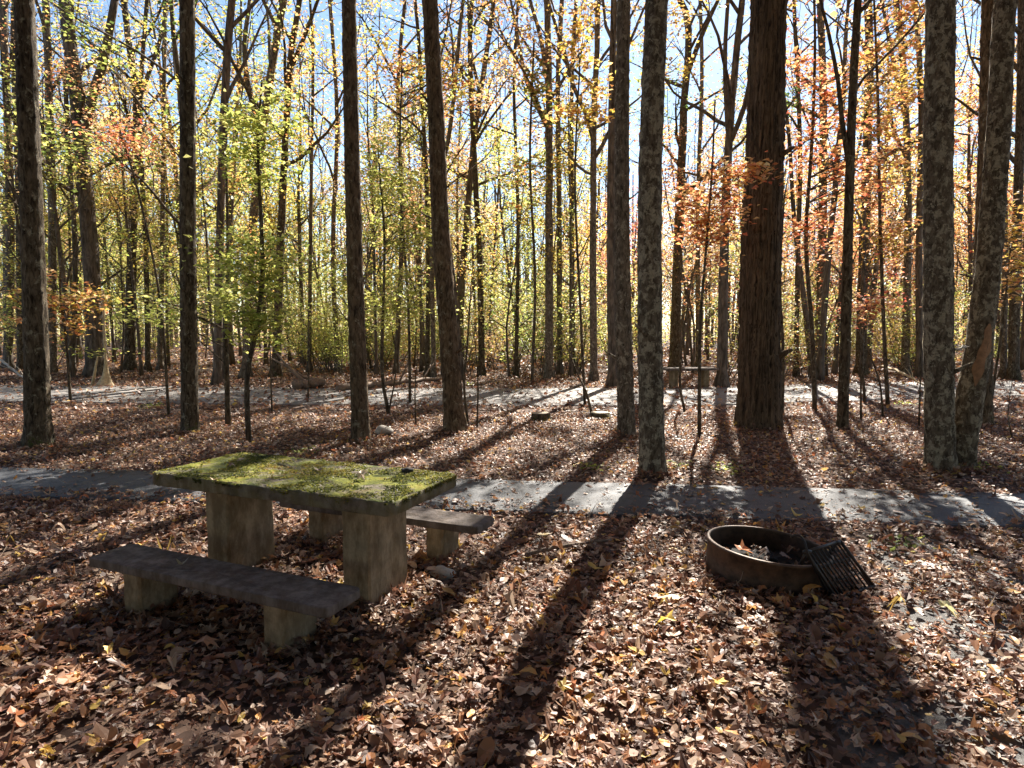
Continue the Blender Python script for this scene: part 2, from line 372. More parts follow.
def branching(q, mbt, pts, rads, H, t0, nb, palette, nleaf, lsize, spread=.55, blen=.26, flat=.6, sub=4, kb=5):
    """limbs along a trunk path above fraction t0, twigs on them, leaves at the twigs; returns leaf points"""
    tips = []; n = len(pts); cum = np.concatenate([[0], np.cumsum(np.linalg.norm(np.diff(pts, axis=0), axis=1))]); cum /= cum[-1]; az = q.uniform(0, 6.28)
    for b in range(nb):
        t = t0 + (1 - t0) * ((b + q.uniform(.2, .8)) / nb); k = int(np.clip(np.searchsorted(cum, t) - 1, 0, n - 2)); f = (t - cum[k]) / (cum[k + 1] - cum[k] + 1e-9)
        p = pts[k] * (1 - f) + pts[k + 1] * f; r = (rads[k] * (1 - f) + rads[k + 1] * f)
        az += 2.4 + q.normal(0, .4); el = R(q.uniform(22, 58))
        L = H * blen * (1.15 - .75 * (t - t0) / (1 - t0 + 1e-6)) * q.uniform(.7, 1.2)
        d = np.array([math.cos(az) * math.cos(el) * spread * 1.8, math.sin(az) * math.cos(el) * spread * 1.8, math.sin(el)])
        P = limb(q, p, d, L, 7); rb = min(.62 * r, .02 + .016 * L * 1.3)
        mbt.tube(P, np.linspace(rb, .006, len(P)), kb, False)
        for s in range(sub):
            j = q.integers(2, len(P)); d2 = (P[j] - P[j - 1]); d2 = d2 / np.linalg.norm(d2) + q.normal(0, .6, 3); L2 = L * q.uniform(.25, .5)
            P2 = limb(q, P[j], d2, L2, 4, .2, .18); mbt.tube(P2, np.linspace(max(.006, rb * .35), .004, len(P2)), 3, False)
            tips += [P2[-1], P2[-2], P2[-3]]
            for s2 in range(2):
                j2 = q.integers(1, len(P2)); P3 = limb(q, P2[j2], (P2[j2] - P2[j2 - 1]) / np.linalg.norm(P2[j2] - P2[j2 - 1]) + q.normal(0, .8, 3), L2 * .5, 3, .1, .2)
                mbt.tube(P3, np.linspace(.005, .003, len(P3)), 3, False); tips += [P3[-1], P3[-2]]
        tips += [P[-1], P[-2]]
    return np.array(tips)
def crown_from(q, tips, palette, nleaf, lsize, rad=.5, flat=.6, keep=1.0, cap=11.0, low=0.0):
    mb = MB()
    if len(tips) and nleaf:
        tips = tips[q.random(len(tips)) < keep] if keep < 1 else tips
        if not len(tips): return mb
        wt = 1 / (1 + np.exp((tips[:, 2] - cap) / .9)) + .07
        wt = wt * (tips[:, 2] > low) + 1e-6
        idx = q.choice(len(tips), nleaf, p=wt / wt.sum()); o = q.normal(0, 1, (nleaf, 3)) * np.array([rad, rad, rad * .5])
        leaves(mb, q, tips[idx] + o, lsize, pal(q, palette, nleaf), flat)
    return mb
def trunk_mesh(q, pts, rads, k, flare, seed, ridge=0):
    z = pts[:, 2] - pts[0, 2]
    fl = np.exp(-z / max(.18, rads[0] * 1.1))
    mb = MB(); mb.tube(pts, rads * (1 + flare * fl), k, True, lobes=.025 + .16 * fl * min(1, flare * 2), seed=seed)
    if ridge:
        V = mb.v[0]; n = len(pts); th = np.arange(k) / k * 2 * math.pi; ax = np.repeat(pts, k, 0); T = np.tile(th, n); Z = np.repeat(z, k); rr = np.repeat(rads, k)
        if ridge == 2: f = 1 - np.abs(np.sin(9 * T + 1.1 * np.sin(Z * .9 + 2 * T) + .5 * np.sin(Z * 2.7))) ** .6 + .35 * np.sin(Z * 7 + 5 * np.sin(T * 4)) * np.sin(T * 13); amp = .05
        else: f = .5 * np.sin(7 * T + 2 * np.sin(Z * 1.3)) * np.sin(Z * 5 + 3 * T) + .5 * np.sin(11 * T + 3 * np.sin(Z * 2.1) + 1) + q.normal(0, .35, n * k); amp = .028
        V[:] = V + (V - ax) * (amp * f)[:, None]
        for _ in range(5):                      # knots and broken stubs
            j = q.integers(n // 12, max(n // 12 + 2, n * 3 // 4)); a = q.uniform(0, 6.28); d = np.array([math.cos(a), math.sin(a), q.uniform(.1, .7)])
            mb.tube(limb(q, pts[j] + d * rads[j] * .7, d, rads[j] * q.uniform(.7, 2.2), 3, .1, .1), np.linspace(rads[j] * q.uniform(.12, .25), rads[j] * .08, 4), 7)
    return mb
def make_tree(name, path, r0, r1, H, bark_m, palette, nleaf, seed, lsize=.14, t0=.45, nb=12, k=12, flare=.45, step=.35, limbs=(), blen=.24, keep=1.0, rad=.5, spread=.55, sub=4, cap=11.0, low=0.0, ridge=0):
    """path: world points from base; returns the Empty root"""
    q = np.random.default_rng(seed); path = np.asarray(path, float); base = path[0].copy(); base[2] = 0
    loc = path - base; loc[0, 2] = -.06
    top = loc[-1, 2]
    d = loc[-1] - loc[-2]; d = d / np.linalg.norm(d); r1h = r1
    ext = [loc[-1]]
    while ext[-1][2] < H:
        d = d + q.normal(0, .035, 3); d[2] = abs(d[2]); d /= np.linalg.norm(d); ext.append(ext[-1] + d * 1.2)
    full = np.concatenate([loc, np.array(ext[1:]).reshape(-1, 3)]) if len(ext) > 1 else loc
    pts = smooth_path(full, step)
    if ridge:                                   # fine rings only where the camera looks closely
        lo = smooth_path(full, .075); lo = lo[lo[:, 2] < 8]; pts = np.concatenate([lo, pts[pts[:, 2] > 8.1]])
    wob = q.normal(0, 1, (len(pts), 3)); wob[:, 2] = 0
    pts = pts + wob * (r0 * (.03 if not ridge else .012))
    zz = pts[:, 2]; rads = np.interp(zz, [0, max(top, .5), max(H, top + .5)], [r0, r1, max(.012, r1 * .18) if H > top + 1 else r1])
    root = empty(name, base)
    mb = trunk_mesh(q, pts, rads, k, flare, seed, ridge)
    tips = [np.zeros((0, 3))]
    for (lp, ra, rb) in limbs:
        lp = smooth_path(np.asarray(lp) - base, .4); lr = np.linspace(ra, rb, len(lp)); mb.tube(lp, lr, 7, True)
        dd = lp[-1] - lp[-2]; ex = limb(q, lp[-1], dd, max(1.5, (H - lp[-1][2]) * .6), 7, .3, .06); mb.tube(ex, np.linspace(rb, .012, len(ex)), 6, False)
        tips.append(branching(q, mb, ex, np.linspace(rb, .012, len(ex)), H * .6, .15, 4, palette, 0, lsize, blen=blen, sub=3))
    tips.append(branching(q, mb, pts, rads, H, t0, nb, palette, nleaf, lsize, blen=blen, spread=spread, sub=sub))
    mb.build('trunk', bark_m, root)
    cr = crown_from(q, np.concatenate(tips), palette, nleaf, lsize, rad, keep=keep, cap=cap, low=low)
    if cr.n: cr.build('crown', M['leaf'], root)
    return root
def px_path(pts, Y=None):
    b = gnd(*pts[0]); Y = b[1] if Y is None else Y
    out = [pix(*pts[0], Y)]; out[0][2] = 0
    for p in pts[1:]: out.append(pix(*p, Y))
    return np.array(out), Y
def wpx(w, Y): return w * Y / F / 2

TREES_SEEN = []   # (base px, root) of every tree that is named by its neighbours later
heroes = [
 ('mossy', [(38, 447), (36, 350), (31, 200), (24, 0)], 24, 17, 'bark_dark', 'orange', 'tall mossy dark trunk standing nearest the left edge, before the gravel road'),
 ('straight', [(190, 432), (188, 250), (187, 0)], 17, 14, 'bark_dark', 'yellow', 'very straight dark trunk standing before the road, left of the curved sapling'),
 ('brown', [(361, 441), (356, 300), (352, 150), (349, 0)], 19, 14, 'bark_brown', 'yellow', 'brown slightly leaning trunk just behind the mossy picnic table'),
 ('bulging', [(455, 432), (448, 330), (441, 240), (436, 120), (430, 0)], 21, 15, 'bark_brown', 'orange', 'leaning brown trunk with swollen foot, right of the picnic table top'),
 ('smooth', [(627, 436), (623, 300), (622, 150), (624, 0)], 18, 13, 'bark_grey', 'yellow', 'slim smooth grey-brown trunk just behind the speckled trunk'),
 ('speckled', [(653, 473), (650, 330), (650, 200), (653, 90), (657, 0)], 27, 22, 'bark_lichen', 'orange', 'grey lichen-speckled trunk rising right at the far edge of the asphalt path'),
 ('massive', [(760, 428), (760, 300), (765, 150), (769, 0)], 43, 33, 'bark_ridged', 'orange', 'thickest trunk of all, massive brown oak with ridged furrowed bark'),
 ('thin', [(842, 430), (846, 320), (849, 200), (852, 110), (858, 0)], 11, 7, 'bark_dark', 'orange', 'thin dark trunk between the massive oak and the twin lichen trunks'),
]
for k, (key, pts, wb, wt, bk, pa, lab) in enumerate(heroes):
    P, Y = px_path(pts)
    lim = []
    if key == 'thin': lim = [([pix(849, 165, Y), pix(842, 120, Y), pix(838, 80, Y + .3), pix(828, 30, Y + .5)], .045, .03), ([pix(848, 140, Y), pix(856, 90, Y), pix(872, 70, Y)], .035, .02)]
    H = {'massive': 25, 'thin': 13}.get(key, 19 + (k * 37 % 5))
    t = make_tree('tree', P, wpx(wb, Y) * .93, wpx(wt, Y) * .94, H, M[bk], pa, 1200 if key == 'thin' else 8000, 100 + k, lsize=.14 if key == 'thin' else .19, cap=40, low=0 if key == 'thin' else 8.2, rad=.75, blen=.34 if key != 'thin' else .15, t0=.52 if key == 'thin' else .56, nb=14, k=72 if key == 'massive' else 36, ridge=2 if key == 'massive' else 1, flare={'mossy': .5, 'bulging': .55, 'massive': .18}.get(key, .28), step=.22, limbs=lim)
    tag(t, lab, 'tree')
# twin-stemmed tree on the right: two trunks fused at the foot
P9, Y9 = px_path([(940, 469), (939, 400), (938, 300), (938, 150), (940, 0)])
root = make_tree('twin_stemmed_tree', P9, wpx(26, Y9), wpx(24, Y9), 20, M['bark_lichen'], 'orange', 8000, 140, lsize=.19, cap=40, low=8, rad=.75, blen=.32, t0=.56, nb=14, k=40, ridge=1, flare=.2, step=.2)
tag(root, 'pair of pale lichen-mottled trunks fused at the foot, one leaning right', 'tree')
P10, _ = px_path([(958, 470), (964, 430), (975, 370), (986, 290), (992, 220), (1000, 110), (1006, 0)], Y9 + .12)
q = np.random.default_rng(5); l10 = P10 - np.array(root.location); l10[0, 2] = -.06
e10 = np.concatenate([l10, [l10[-1] + np.array([.25, .1, 2.]), l10[-1] + np.array([.55, .3, 5.]), l10[-1] + np.array([.7, .3, 9.])]])
p10 = smooth_path(e10, .08); r10 = np.interp(p10[:, 2], [0, 1.2, 5.5, 14], [wpx(27, Y9), wpx(23, Y9), wpx(18, Y9), .03])
mb = trunk_mesh(q, p10, r10, 36, .25, 9, 1); branching(q, mb, p10, r10, 15, .55, 6, 'orange', 0, .1); mb.build('trunk', M['bark_lichen'], root)
# stripped bark on the leaning stem, facing the camera
jj = (p10[:, 2] > 1.0) & (p10[:, 2] < 1.85); sp = p10[jj]; sr = r10[jj]
mb = MB(); rows = []
for a_ in np.linspace(-.75, .95, 9):
    tt = np.linspace(-1, 1, len(sp)); wdt = np.sqrt(np.clip(1 - tt ** 2, 0.02, 1)) * (1 + .25 * np.sin(tt * 9))
    an = a_ * wdt * .52 - .30 + .28 * tt + .1 * np.sin(tt * 5)
    rows.append(sp + np.stack([np.sin(an) * sr * 1.05, -np.cos(an) * sr * 1.05 - .004, 0 * sr], -1))
V = np.array(rows); k_ = len(sp); i = np.arange(8)[:, None] * k_ + np.arange(k_ - 1)[None]
mb.add(V, np.stack([i, i + k_, i + k_ + 1, i + 1], -1).reshape(-1, 4)); tag(mb.build('bare_wood', M['barewood'], root), 'orange-brown wood where the bark has peeled off')
mb = MB(); fp = pix(958, 349, Y9 - .05) - np.array(root.location)
for s_ in range(3): mb.tube([fp + [-.13 + .03 * s_, .02, -.01 * s_], fp + [0, -.03 * s_, .005], fp + [.15 - .04 * s_, .02, .03 + .01 * s_]], [.006, .013, .005], 6)
tag(mb.build('bracket_fungus', M['stone'], root), 'pale shelf growth lodged between the two stems')
P, Y = px_path([(981, 425), (983, 300), (988, 150), (991, 0)])
tag(make_tree('tree', P, wpx(19, Y), wpx(15, Y), 20, M['bark_brown'], 'yellow', 7000, 150, lsize=.19, cap=40, low=8.5, rad=.75, blen=.32, t0=.57, k=30, ridge=1, flare=.35, step=.25), 'dark brown trunk half hidden behind the leaning lichen stem', 'tree')

# trees around and beyond the gravel road, traced one by one
mids = [
 ([(96, 377), (92, 280), (83, 160), (74, 80), (65, 0)], 19, 13, 'orange', [[(82, 150), (93, 95), (104, 60), (115, 0)]]),
 ([(130, 371), (132, 250), (137, 110), (128, 40), (124, 0)], 12, 6, 'yellow', [[(137, 105), (150, 70), (160, 40), (168, 0)]]),
 ([(160, 371), (163, 200), (165, 0)], 6, 4, 'orange', []),
 ([(217, 384), (221, 200), (227, 60), (232, 0)], 10, 8, 'yg', []),
 ([(276, 377), (281, 232), (290, 66), (300, 0)], 11, 6, 'yellow', [[(290, 70), (303, 40), (318, 0)]]),
 ([(246, 378), (250, 280), (257, 180), (272, 66), (284, 0)], 11, 8, 'green', [[(262, 150), (245, 60), (250, 0)]]),
 ([(309, 372), (311, 200), (313, 60), (310, 0)], 5, 3, 'yellow', []),
 ([(427, 377), (428, 230), (420, 60), (415, 0)], 6, 4, 'orange', [[(424, 120), (440, 60), (452, 0)]]),
 ([(434, 379), (433, 230), (450, 130), (455, 83), (463, 0)], 6, 4, 'orange', []),
 ([(462, 374), (460, 320), (466, 230), (475, 130), (487, 50), (494, 0)], 9, 5, 'tan', [[(479, 90), (470, 45), (468, 0)]]),
 ([(482, 376), (480, 270), (475, 170), (470, 60), (472, 0)], 8, 5, 'tan', []),
 ([(549, 379), (549, 200), (549, 100), (547, 0)], 10, 7, 'orange', [[(549, 95), (541, 40), (530, 0)], [(549, 130), (528, 85), (518, 40)]]),
 ([(560, 375), (559, 200), (558, 80), (562, 0)], 7, 5, 'green', []),
 ([(573, 374), (572, 200), (572, 80), (576, 0)], 6, 4, 'yellow', []),
 ([(594, 381), (593, 250), (594, 120), (597, 50), (598, 0)], 9, 6, 'yellow', [[(593, 128), (575, 90), (560, 40), (548, 0)], [(593, 160), (610, 130), (616, 90)]]),
 ([(613, 386), (611, 250), (612, 100), (614, 0)], 11, 7, 'green', []),
 ([(674, 373), (678, 250), (684, 110), (689, 30), (680, 0)], 13, 7, 'green', [[(687, 75), (702, 35), (718, 0)]]),
 ([(698, 370), (698, 200), (702, 80), (700, 0)], 6, 4, 'orange', []),
 ([(722, 387), (724, 260), (729, 140), (735, 70), (742, 0)], 13, 7, 'yellow', [[(729, 145), (745, 105), (754, 50), (758, 0)], [(728, 130), (725, 60), (728, 0)]]),
 ([(796, 377), (798, 250), (800, 150), (794, 0)], 6, 4, 'red', []),
 ([(818, 376), (822, 250), (823, 100), (820, 0)], 11, 7, 'orange', []),
 ([(813, 378), (804, 300), (795, 230), (790, 150)], 7, 4, 'orange', []),
 ([(861, 375), (862, 300), (866, 200), (869, 60), (868, 0)], 12, 8, 'orange', []),
 ([(905, 375), (908, 200), (904, 80), (896, 0)], 9, 6, 'yellow', [[(906, 120), (893, 60), (882, 0)]]),
 ([(920, 378), (919, 250), (921, 100), (915, 0)], 8, 5, 'red', []),
 ([(1013, 380), (1016, 250), (1021, 100), (1022, 0)], 11, 8, 'yellow', []),
 ([(1003, 379), (1005, 250), (1003, 120), (1008, 0)], 7, 5, 'orange', []),
 ([(8, 369), (10, 200), (3, 0)], 10, 7, 'tan', []),
 ([(21, 372), (19, 200), (14, 40), (15, 0)], 8, 6, 'orange', []),
 ([(52, 374), (52, 200), (46, 0)], 9, 7, 'yellow', []),
 ([(72, 373), (75, 250), (66, 100), (70, 0)], 6, 4, 'tan', []),
 ([(148, 372), (146, 250), (140, 120), (147, 0)], 6, 4, 'yellow', []),
 ([(338, 373), (333, 250), (337, 120), (330, 0)], 6, 4, 'orange', []),
 ([(396, 374), (402, 220), (398, 90), (405, 0)], 6, 4, 'yellow', []),
 ([(516, 376), (518, 220), (514, 90), (518, 0)], 5, 3, 'tan', []),
]
for k, (pts, wb, wt, pa, fk) in enumerate(mids):
    P, Y = px_path(pts); lim = []
    Y2 = Y
    for f in fk: lim.append(([pix(x, y, Y2 + j * .35 * (1 if k % 2 else -1)) for j, (x, y) in enumerate(f)], wpx(wt * .75, Y), wpx(wt * .5, Y)))
    t = make_tree('tree', P, wpx(wb, Y) * .84, wpx(wt, Y) * .86, 17 + (k * 53 % 7), M[('bark_far', 'bark_dark', 'bark_grey')[k % 3]], (pa, 'tan') if k % 3 == 0 else pa, 1500 if wb > 7 else 900, 300 + k, lsize=.125, t0=.36, nb=11, k=10, flare=.7, step=.5, limbs=lim, keep=.5, rad=.3)
    TREES_SEEN.append((pts[0][0], Y, t, pa, wb))

# background woods: copies of a few tree kinds
kinds = []
KP = ['yellow', ('green', 'yg'), 'orange', 'tan', 'bare', ('yellow', 'tan'), 'red', 'yg', 'bare', ('orange', 'yellow')]
for k, pa in enumerate(KP):
    q = np.random.default_rng(700 + k); H = q.uniform(13, 19); lean = q.normal(0, .35, 2)
    path = [(0, 0, 0), (lean[0] * .3, lean[1] * .3, 3), (lean[0], lean[1], 7.5)]
    p2 = 'tan' if pa == 'bare' else pa
    r0 = q.uniform(.06, .125)
    kinds.append((make_tree('tree', path, r0, r0 * .72, H, M['bark_far'], p2, 0 if pa == 'bare' else 2600, 720 + k, lsize=.135, t0=.22, nb=15, k=8, flare=.6, step=1.0, keep=.55, rad=.3, spread=.5), pa))
spots = []; q = np.random.default_rng(42); tries = 0
while len(spots) < 175 and tries < 20000:
    tries += 1
    Y = 21 + 42 * q.random() ** .8; px = q.uniform(-25, 1049); x = (px - 512) / F * Y
    if abs(Y - road_mid(x)) < RW + .6: continue
    if any(abs(x - a) < .9 and abs(Y - b) < 2.2 for a, b in spots): continue
    if 500 < px < 690 and q.random() < .35: continue
    spots.append((x, Y))
for k, (x, Y) in enumerate(spots):
    px = 512 + F * x / Y
    wants = [i for i, (t, pa) in enumerate(kinds)]
    if px > 690: pr = [1, .4, 3, 1.2, 1, 1, 2.2, .4, 1, 2.5]
    elif px < 480: pr = [2, 2.4, .5, 1, 1.2, 2, .1, 2, 1.2, .5]
    else: pr = [1.6, 1.6, 1, 1, 1.6, 1.5, .4, 1.4, 1.6, 1]
    ki = q.choice(wants, p=np.array(pr) / sum(pr)); src, pa = kinds[ki]
    t = copy_tree(src); sc = q.uniform(.8, 1.25); wide = q.uniform(.7, 1.35)
    t.location = (x, Y, float(hgt(np.array(x), np.array(Y))) - .05); t.rotation_euler = (0, 0, q.uniform(0, 6.28)); t.scale = (sc * (wide + 1) / 2, sc * (wide + 1) / 2, sc)
    TREES_SEEN.append((px, Y, t, pa, 6))
small = []
for k, pa in enumerate(['yg', ('yellow', 'yg'), 'orange', ('yellow', 'tan'), ('green', 'yg'), ('red', 'orange')]):
    q2 = np.random.default_rng(1700 + k); H = q2.uniform(6.5, 9.5)
    small.append((make_tree('tree', [(0, 0, 0), (q2.normal(0, .2), q2.normal(0, .2), 2.0), (q2.normal(0, .5), q2.normal(0, .5), 4.5)], .05, .035, H, M['bark_far'], pa, 2200, 1720 + k, lsize=.115, t0=.18, nb=15, k=7, flare=.3, step=.8, rad=.22, spread=.75, blen=.3), pa))
spots2 = []
while len(spots2) < 62:
    Y = 21 + 26 * q.random(); px = q.uniform(-25, 1049); x = (px - 512) / F * Y
    if abs(Y - road_mid(x)) < RW + .6 or any(abs(x - a) < 1.2 and abs(Y - b) < 2 for a, b in spots2): continue
    spots2.append((x, Y))
    pr = [.5, 1, 2.4, 1, .3, 1.8] if px > 680 else ([2, 2, .4, 1.4, 1.4, .08] if px < 500 else [2, 2, .8, 1.6, .8, .2])
    src, pa = small[q.choice(6, p=np.array(pr) / sum(pr))]
    t = copy_tree(src); sc = q.uniform(.75, 1.2); t.location = (x, Y, float(hgt(np.array(x), np.array(Y))) - .04); t.rotation_euler = (0, 0, q.uniform(0, 6.28)); t.scale = (sc, sc, sc)
    TREES_SEEN.append((px, Y, t, pa, 3))
for t, pa in kinds + small:
    for c in list(t.children): bpy.data.objects.remove(c)
    bpy.data.objects.remove(t)
# labels: each background tree is told by its place between two near trunks
marks = [(-900, ''), (38, 'mossy dark trunk'), (190, 'straight dark trunk'), (361, 'brown leaning trunk'), (455, 'swollen-footed trunk'), (627, 'smooth slim trunk'),
         (653, 'lichen-speckled trunk'), (760, 'massive ridged oak'), (842, 'thin dark trunk'), (951, 'twin lichen trunks'), (9000, '')]
ORD = ['first', 'second', 'third', 'fourth', 'fifth', 'sixth', 'seventh', 'eighth', 'ninth', 'tenth', 'eleventh', 'twelfth', 'thirteenth', 'fourteenth', 'fifteenth', 'sixteenth', 'seventeenth', 'eighteenth', 'nineteenth', 'twentieth']
ORD += ['twenty-' + o for o in ORD[:9]] + ['thirtieth'] + ['thirty-' + o for o in ORD[:9]] + ['fortieth'] + ['forty-' + o for o in ORD[:9]]
LOOK = {'yellow': 'yellow-leaved', 'green': 'green-leaved', 'orange': 'orange-leaved', 'tan': 'tan-leaved', 'bare': 'bare', 'red': 'red-leaved', 'yg': 'yellow-green'}
for a, b in zip(marks[:-1], marks[1:]):
    grp = sorted([t for t in TREES_SEEN if a[0] <= t[0] < b[0]], key=lambda t: t[0])
    for k, (px, Y, t, pa, wb) in enumerate(grp):
        pa = pa[0] if isinstance(pa, tuple) else pa
        where = f'between {a[1]} and {b[1]}' if a[1] and b[1] else (f'left of {b[1]}' if b[1] else f'right of {a[1]}')
        tag(t, f'{LOOK[pa]} background tree, {ORD[k]} from left {where}', 'tree', 'trees of the background woods')

# ------------------------------------------------------------------ understory trees: thin stems with leafy sprays
def understory(stem_pts, w0, w1, boxes, palette, ncl, nl, lsize, label, seed, Y=None, bark_m='bark_dark', name='understory_tree', group='young understory trees', extra=()):
    q = np.random.default_rng(seed); P, Y = px_path(stem_pts, Y); base = P[0].copy(); base[2] = 0
    root = empty(name, base); mb = MB(); pts = smooth_path(P - base, .25); pts[0, 2] = -.05
    mb.tube(pts, np.linspace(wpx(w0, Y), wpx(w1, Y), len(pts)), 8, True, lobes=.03, seed=seed)
    for e in extra:
        ep = smooth_path(np.array([pix(*p, Y + .15 * j) for j, p in enumerate(e)]) - base, .25); mb.tube(ep, np.linspace(wpx(w1 * 1.1, Y), wpx(w1 * .4, Y), len(ep)), 6, True); pts = np.concatenate([pts, ep])
    allp = []; A = sum((b[2] - b[0]) * (b[3] - b[1]) for b in boxes)
    for (x0, y0, x1, y1) in boxes:
        n = max(2, int(ncl * (x1 - x0) * (y1 - y0) / A)); c = pix((x0 + x1) / 2, (y0 + y1) / 2, Y) - base
        hw, hh = (x1 - x0) / 2 * Y / F, (y1 - y0) / 2 * Y / F
        for _ in range(n):
            u = q.normal(0, 1, 3); u /= np.linalg.norm(u); u *= q.random() ** .4
            tip = c + u * np.array([hw, min(hw, 1.6) * .9, hh])
            below = pts[pts[:, 2] < tip[2] - .1]
            if not len(below): below = pts
            dd = np.linalg.norm((below - tip) * np.array([1, 1, .8]), axis=1); j = np.argmin(dd + q.random(len(below)) * .5); s = below[j]
            m1 = s * .5 + tip * .5 + np.array([0, 0, .1 * dd[j]]) + q.normal(0, .05, 3)
            bp = smooth_path(np.array([s, m1, tip]), .3); mb.tube(bp, np.linspace(max(.005, min(.018, dd[j] * .007)), .003, len(bp)), 4, False)
            # flat spray of leaves along the outer half of the twig
            k = nl; t = q.uniform(.45, 1.12, k)[:, None]; sp = s * (1 - t) ** 2 + 2 * m1 * t * (1 - t) + tip * t ** 2
            o = q.normal(0, 1, (k, 3)) * np.array([.17, .17, .06]); allp.append(sp + o)
    mb.build('trunk', M[bark_m], root)
    A_ = np.concatenate(allp); cr = MB(); leaves(cr, q, A_, lsize, pal(q, palette, len(A_)), .5); cr.build('crown', M['leaf'], root)
    tag(root, label, 'tree', group); return root
understory([(249, 443), (247, 380), (256, 330), (262, 285), (262, 240), (258, 150), (262, 80)], 6, 2, [(205, 85, 315, 190), (195, 200, 310, 330), (215, 290, 300, 355)], 'yg', 80, 46, .095,
           'curved dark sapling behind the mossy table with bright yellow-green sprays', 501)
understory([(228, 425), (227, 380), (226, 330), (228, 260), (226, 150)], 6, 2, [(195, 250, 245, 320), (120, 285, 200, 330)], 'yg', 26, 34, .095, 'slim upright sapling just beside the curved dark sapling', 502)
understory([(389, 415), (382, 370), (384, 280), (384, 230), (378, 150)], 4, 1.6, [(358, 130, 430, 245), (400, 190, 470, 260), (355, 240, 430, 330)], 'yg', 60, 42, .10,
           'pale yellow-green sapling with two thin stems between the brown and swollen-footed trunks', 503, extra=[[(389, 410), (396, 370), (392, 330), (372, 270), (362, 225)]])
understory([(70, 392), (66, 340), (60, 290), (62, 250)], 3, 1.5, [(0, 265, 100, 345), (40, 280, 120, 330)], ('orange', 'yellow'), 34, 30, .12, 'low spreading sapling with golden-orange leaves behind the mossy dark trunk', 504, Y=15.5)
understory([(168, 395), (160, 300), (140, 200), (120, 130)], 3, 1.5, [(40, 125, 160, 152), (95, 112, 160, 150)], ('red', 'orange'), 20, 22, .10, 'thin sapling with flat layers of coral red leaves left of the straight dark trunk', 505, Y=12.5)
understory([(700, 405), (700, 330), (706, 250), (712, 170), (715, 100)], 4, 1.5, [(672, 150, 752, 230), (740, 148, 790, 185), (690, 190, 745, 260)], ('orange', 'red'), 46, 32, .10, 'thin maple with orange-red sprays crossing before the massive oak', 506, Y=10.2)
understory([(815, 408), (812, 330), (806, 240), (812, 140), (815, 40), (812, -60)], 5, 2, [(782, 30, 850, 130), (785, 100, 870, 200), (785, 180, 850, 250), (840, 120, 925, 230), (780, 225, 860, 262)], ('orange', 'red', 'orange'), 85, 26, .115,
           'orange maple filling the gap between the massive oak and thin dark trunk', 507, Y=13.5)
understory([(888, 402), (884, 330), (880, 220), (878, 100), (874, 0)], 4, 2, [(850, 20, 935, 110), (860, 90, 935, 180), (865, 200, 925, 270), (900, -30, 990, 30)], ('yellow', 'orange'), 74, 28, .12,
           'golden maple between the thin dark trunk and the twin lichen trunks', 508, Y=14.5)
understory([(865, 398), (862, 350), (866, 310), (872, 280)], 3, 1.2, [(840, 285, 905, 320)], ('red', 'orange'), 16, 26, .11, 'low red-leaved sapling beneath the golden maple', 509, Y=15)
understory([(585, 398), (580, 300), (575, 180), (580, 60)], 3, 1.5, [(545, 65, 625, 125), (560, 0, 600, 50)], ('orange', 'yellow'), 28, 26, .13, 'slender sapling with high orange sprays left of the smooth slim trunk', 510, Y=14.5)
understory([(410, 396), (408, 300), (400, 180), (402, 60)], 3, 1.5, [(375, 20, 425, 95), (435, 40, 500, 130)], ('orange', 'yellow'), 24, 24, .12, 'slender sapling with high orange sprays just before the swollen-footed trunk', 511, Y=15)
understory([(990, 405), (1003, 320), (1010, 250)], 3, 1.2, [(985, 180, 1040, 260), (1000, 240, 1060, 300)], ('orange', 'yellow'), 24, 28, .12, 'orange-gold sapling at the right edge beyond the twin lichen trunks', 512, Y=13.5)
understory([(532, 392), (535, 280), (530, 160), (534, 40)], 3, 2, [(505, 30, 565, 140), (480, 130, 560, 220)], ('green', 'yg', 'orange'), 40, 26, .15, 'tall thin sapling with dull green leaves in the bright gap', 513, Y=18.8 + 3)

# shrubs beyond the road: a few kinds, copied
shk = []
for k, pa in enumerate([('yg', 'yellow'), 'yg', ('yellow', 'tan'), ('green', 'yg'), ('orange', 'yg')]):
    q = np.random.default_rng(900 + k); root = empty('shrub', (0, 0, 0)); mb = MB(); tips = []
    for s in range(9):
        a = q.uniform(0, 6.28); P = limb(q, (q.normal(0, .15), q.normal(0, .15), -.03), np.array([math.cos(a) * .5, math.sin(a) * .5, 1]), q.uniform(1.8, 4.2), 7, .1, .12)
        mb.tube(P, np.linspace(.018, .004, len(P)), 4, False)
        for j in range(2, 8):
            for _ in range(2):
                d = q.normal(0, 1, 3); d[2] = abs(d[2]) * .4; P2 = limb(q, P[j], d, q.uniform(.3, .8), 3, .05, .15); mb.tube(P2, np.linspace(.006, .002, len(P2)), 3, False); tips += [P2[-1], P2[-2]]
    mb.build('stem', M['bark_far'], root)
    tips = np.array(tips); n = 1500; cr = MB(); leaves(cr, q, tips[q.integers(0, len(tips), n)] + q.normal(0, 1, (n, 3)) * [.15, .15, .07], .095, pal(q, pa, n), .6); cr.build('foliage', M['leaf'], root)
    shk.append((root, {0: 'yellow-green', 1: 'lime-green', 2: 'straw-yellow', 3: 'dull green', 4: 'orange-tinged'}[k]))
q = np.random.default_rng(77); shr = []
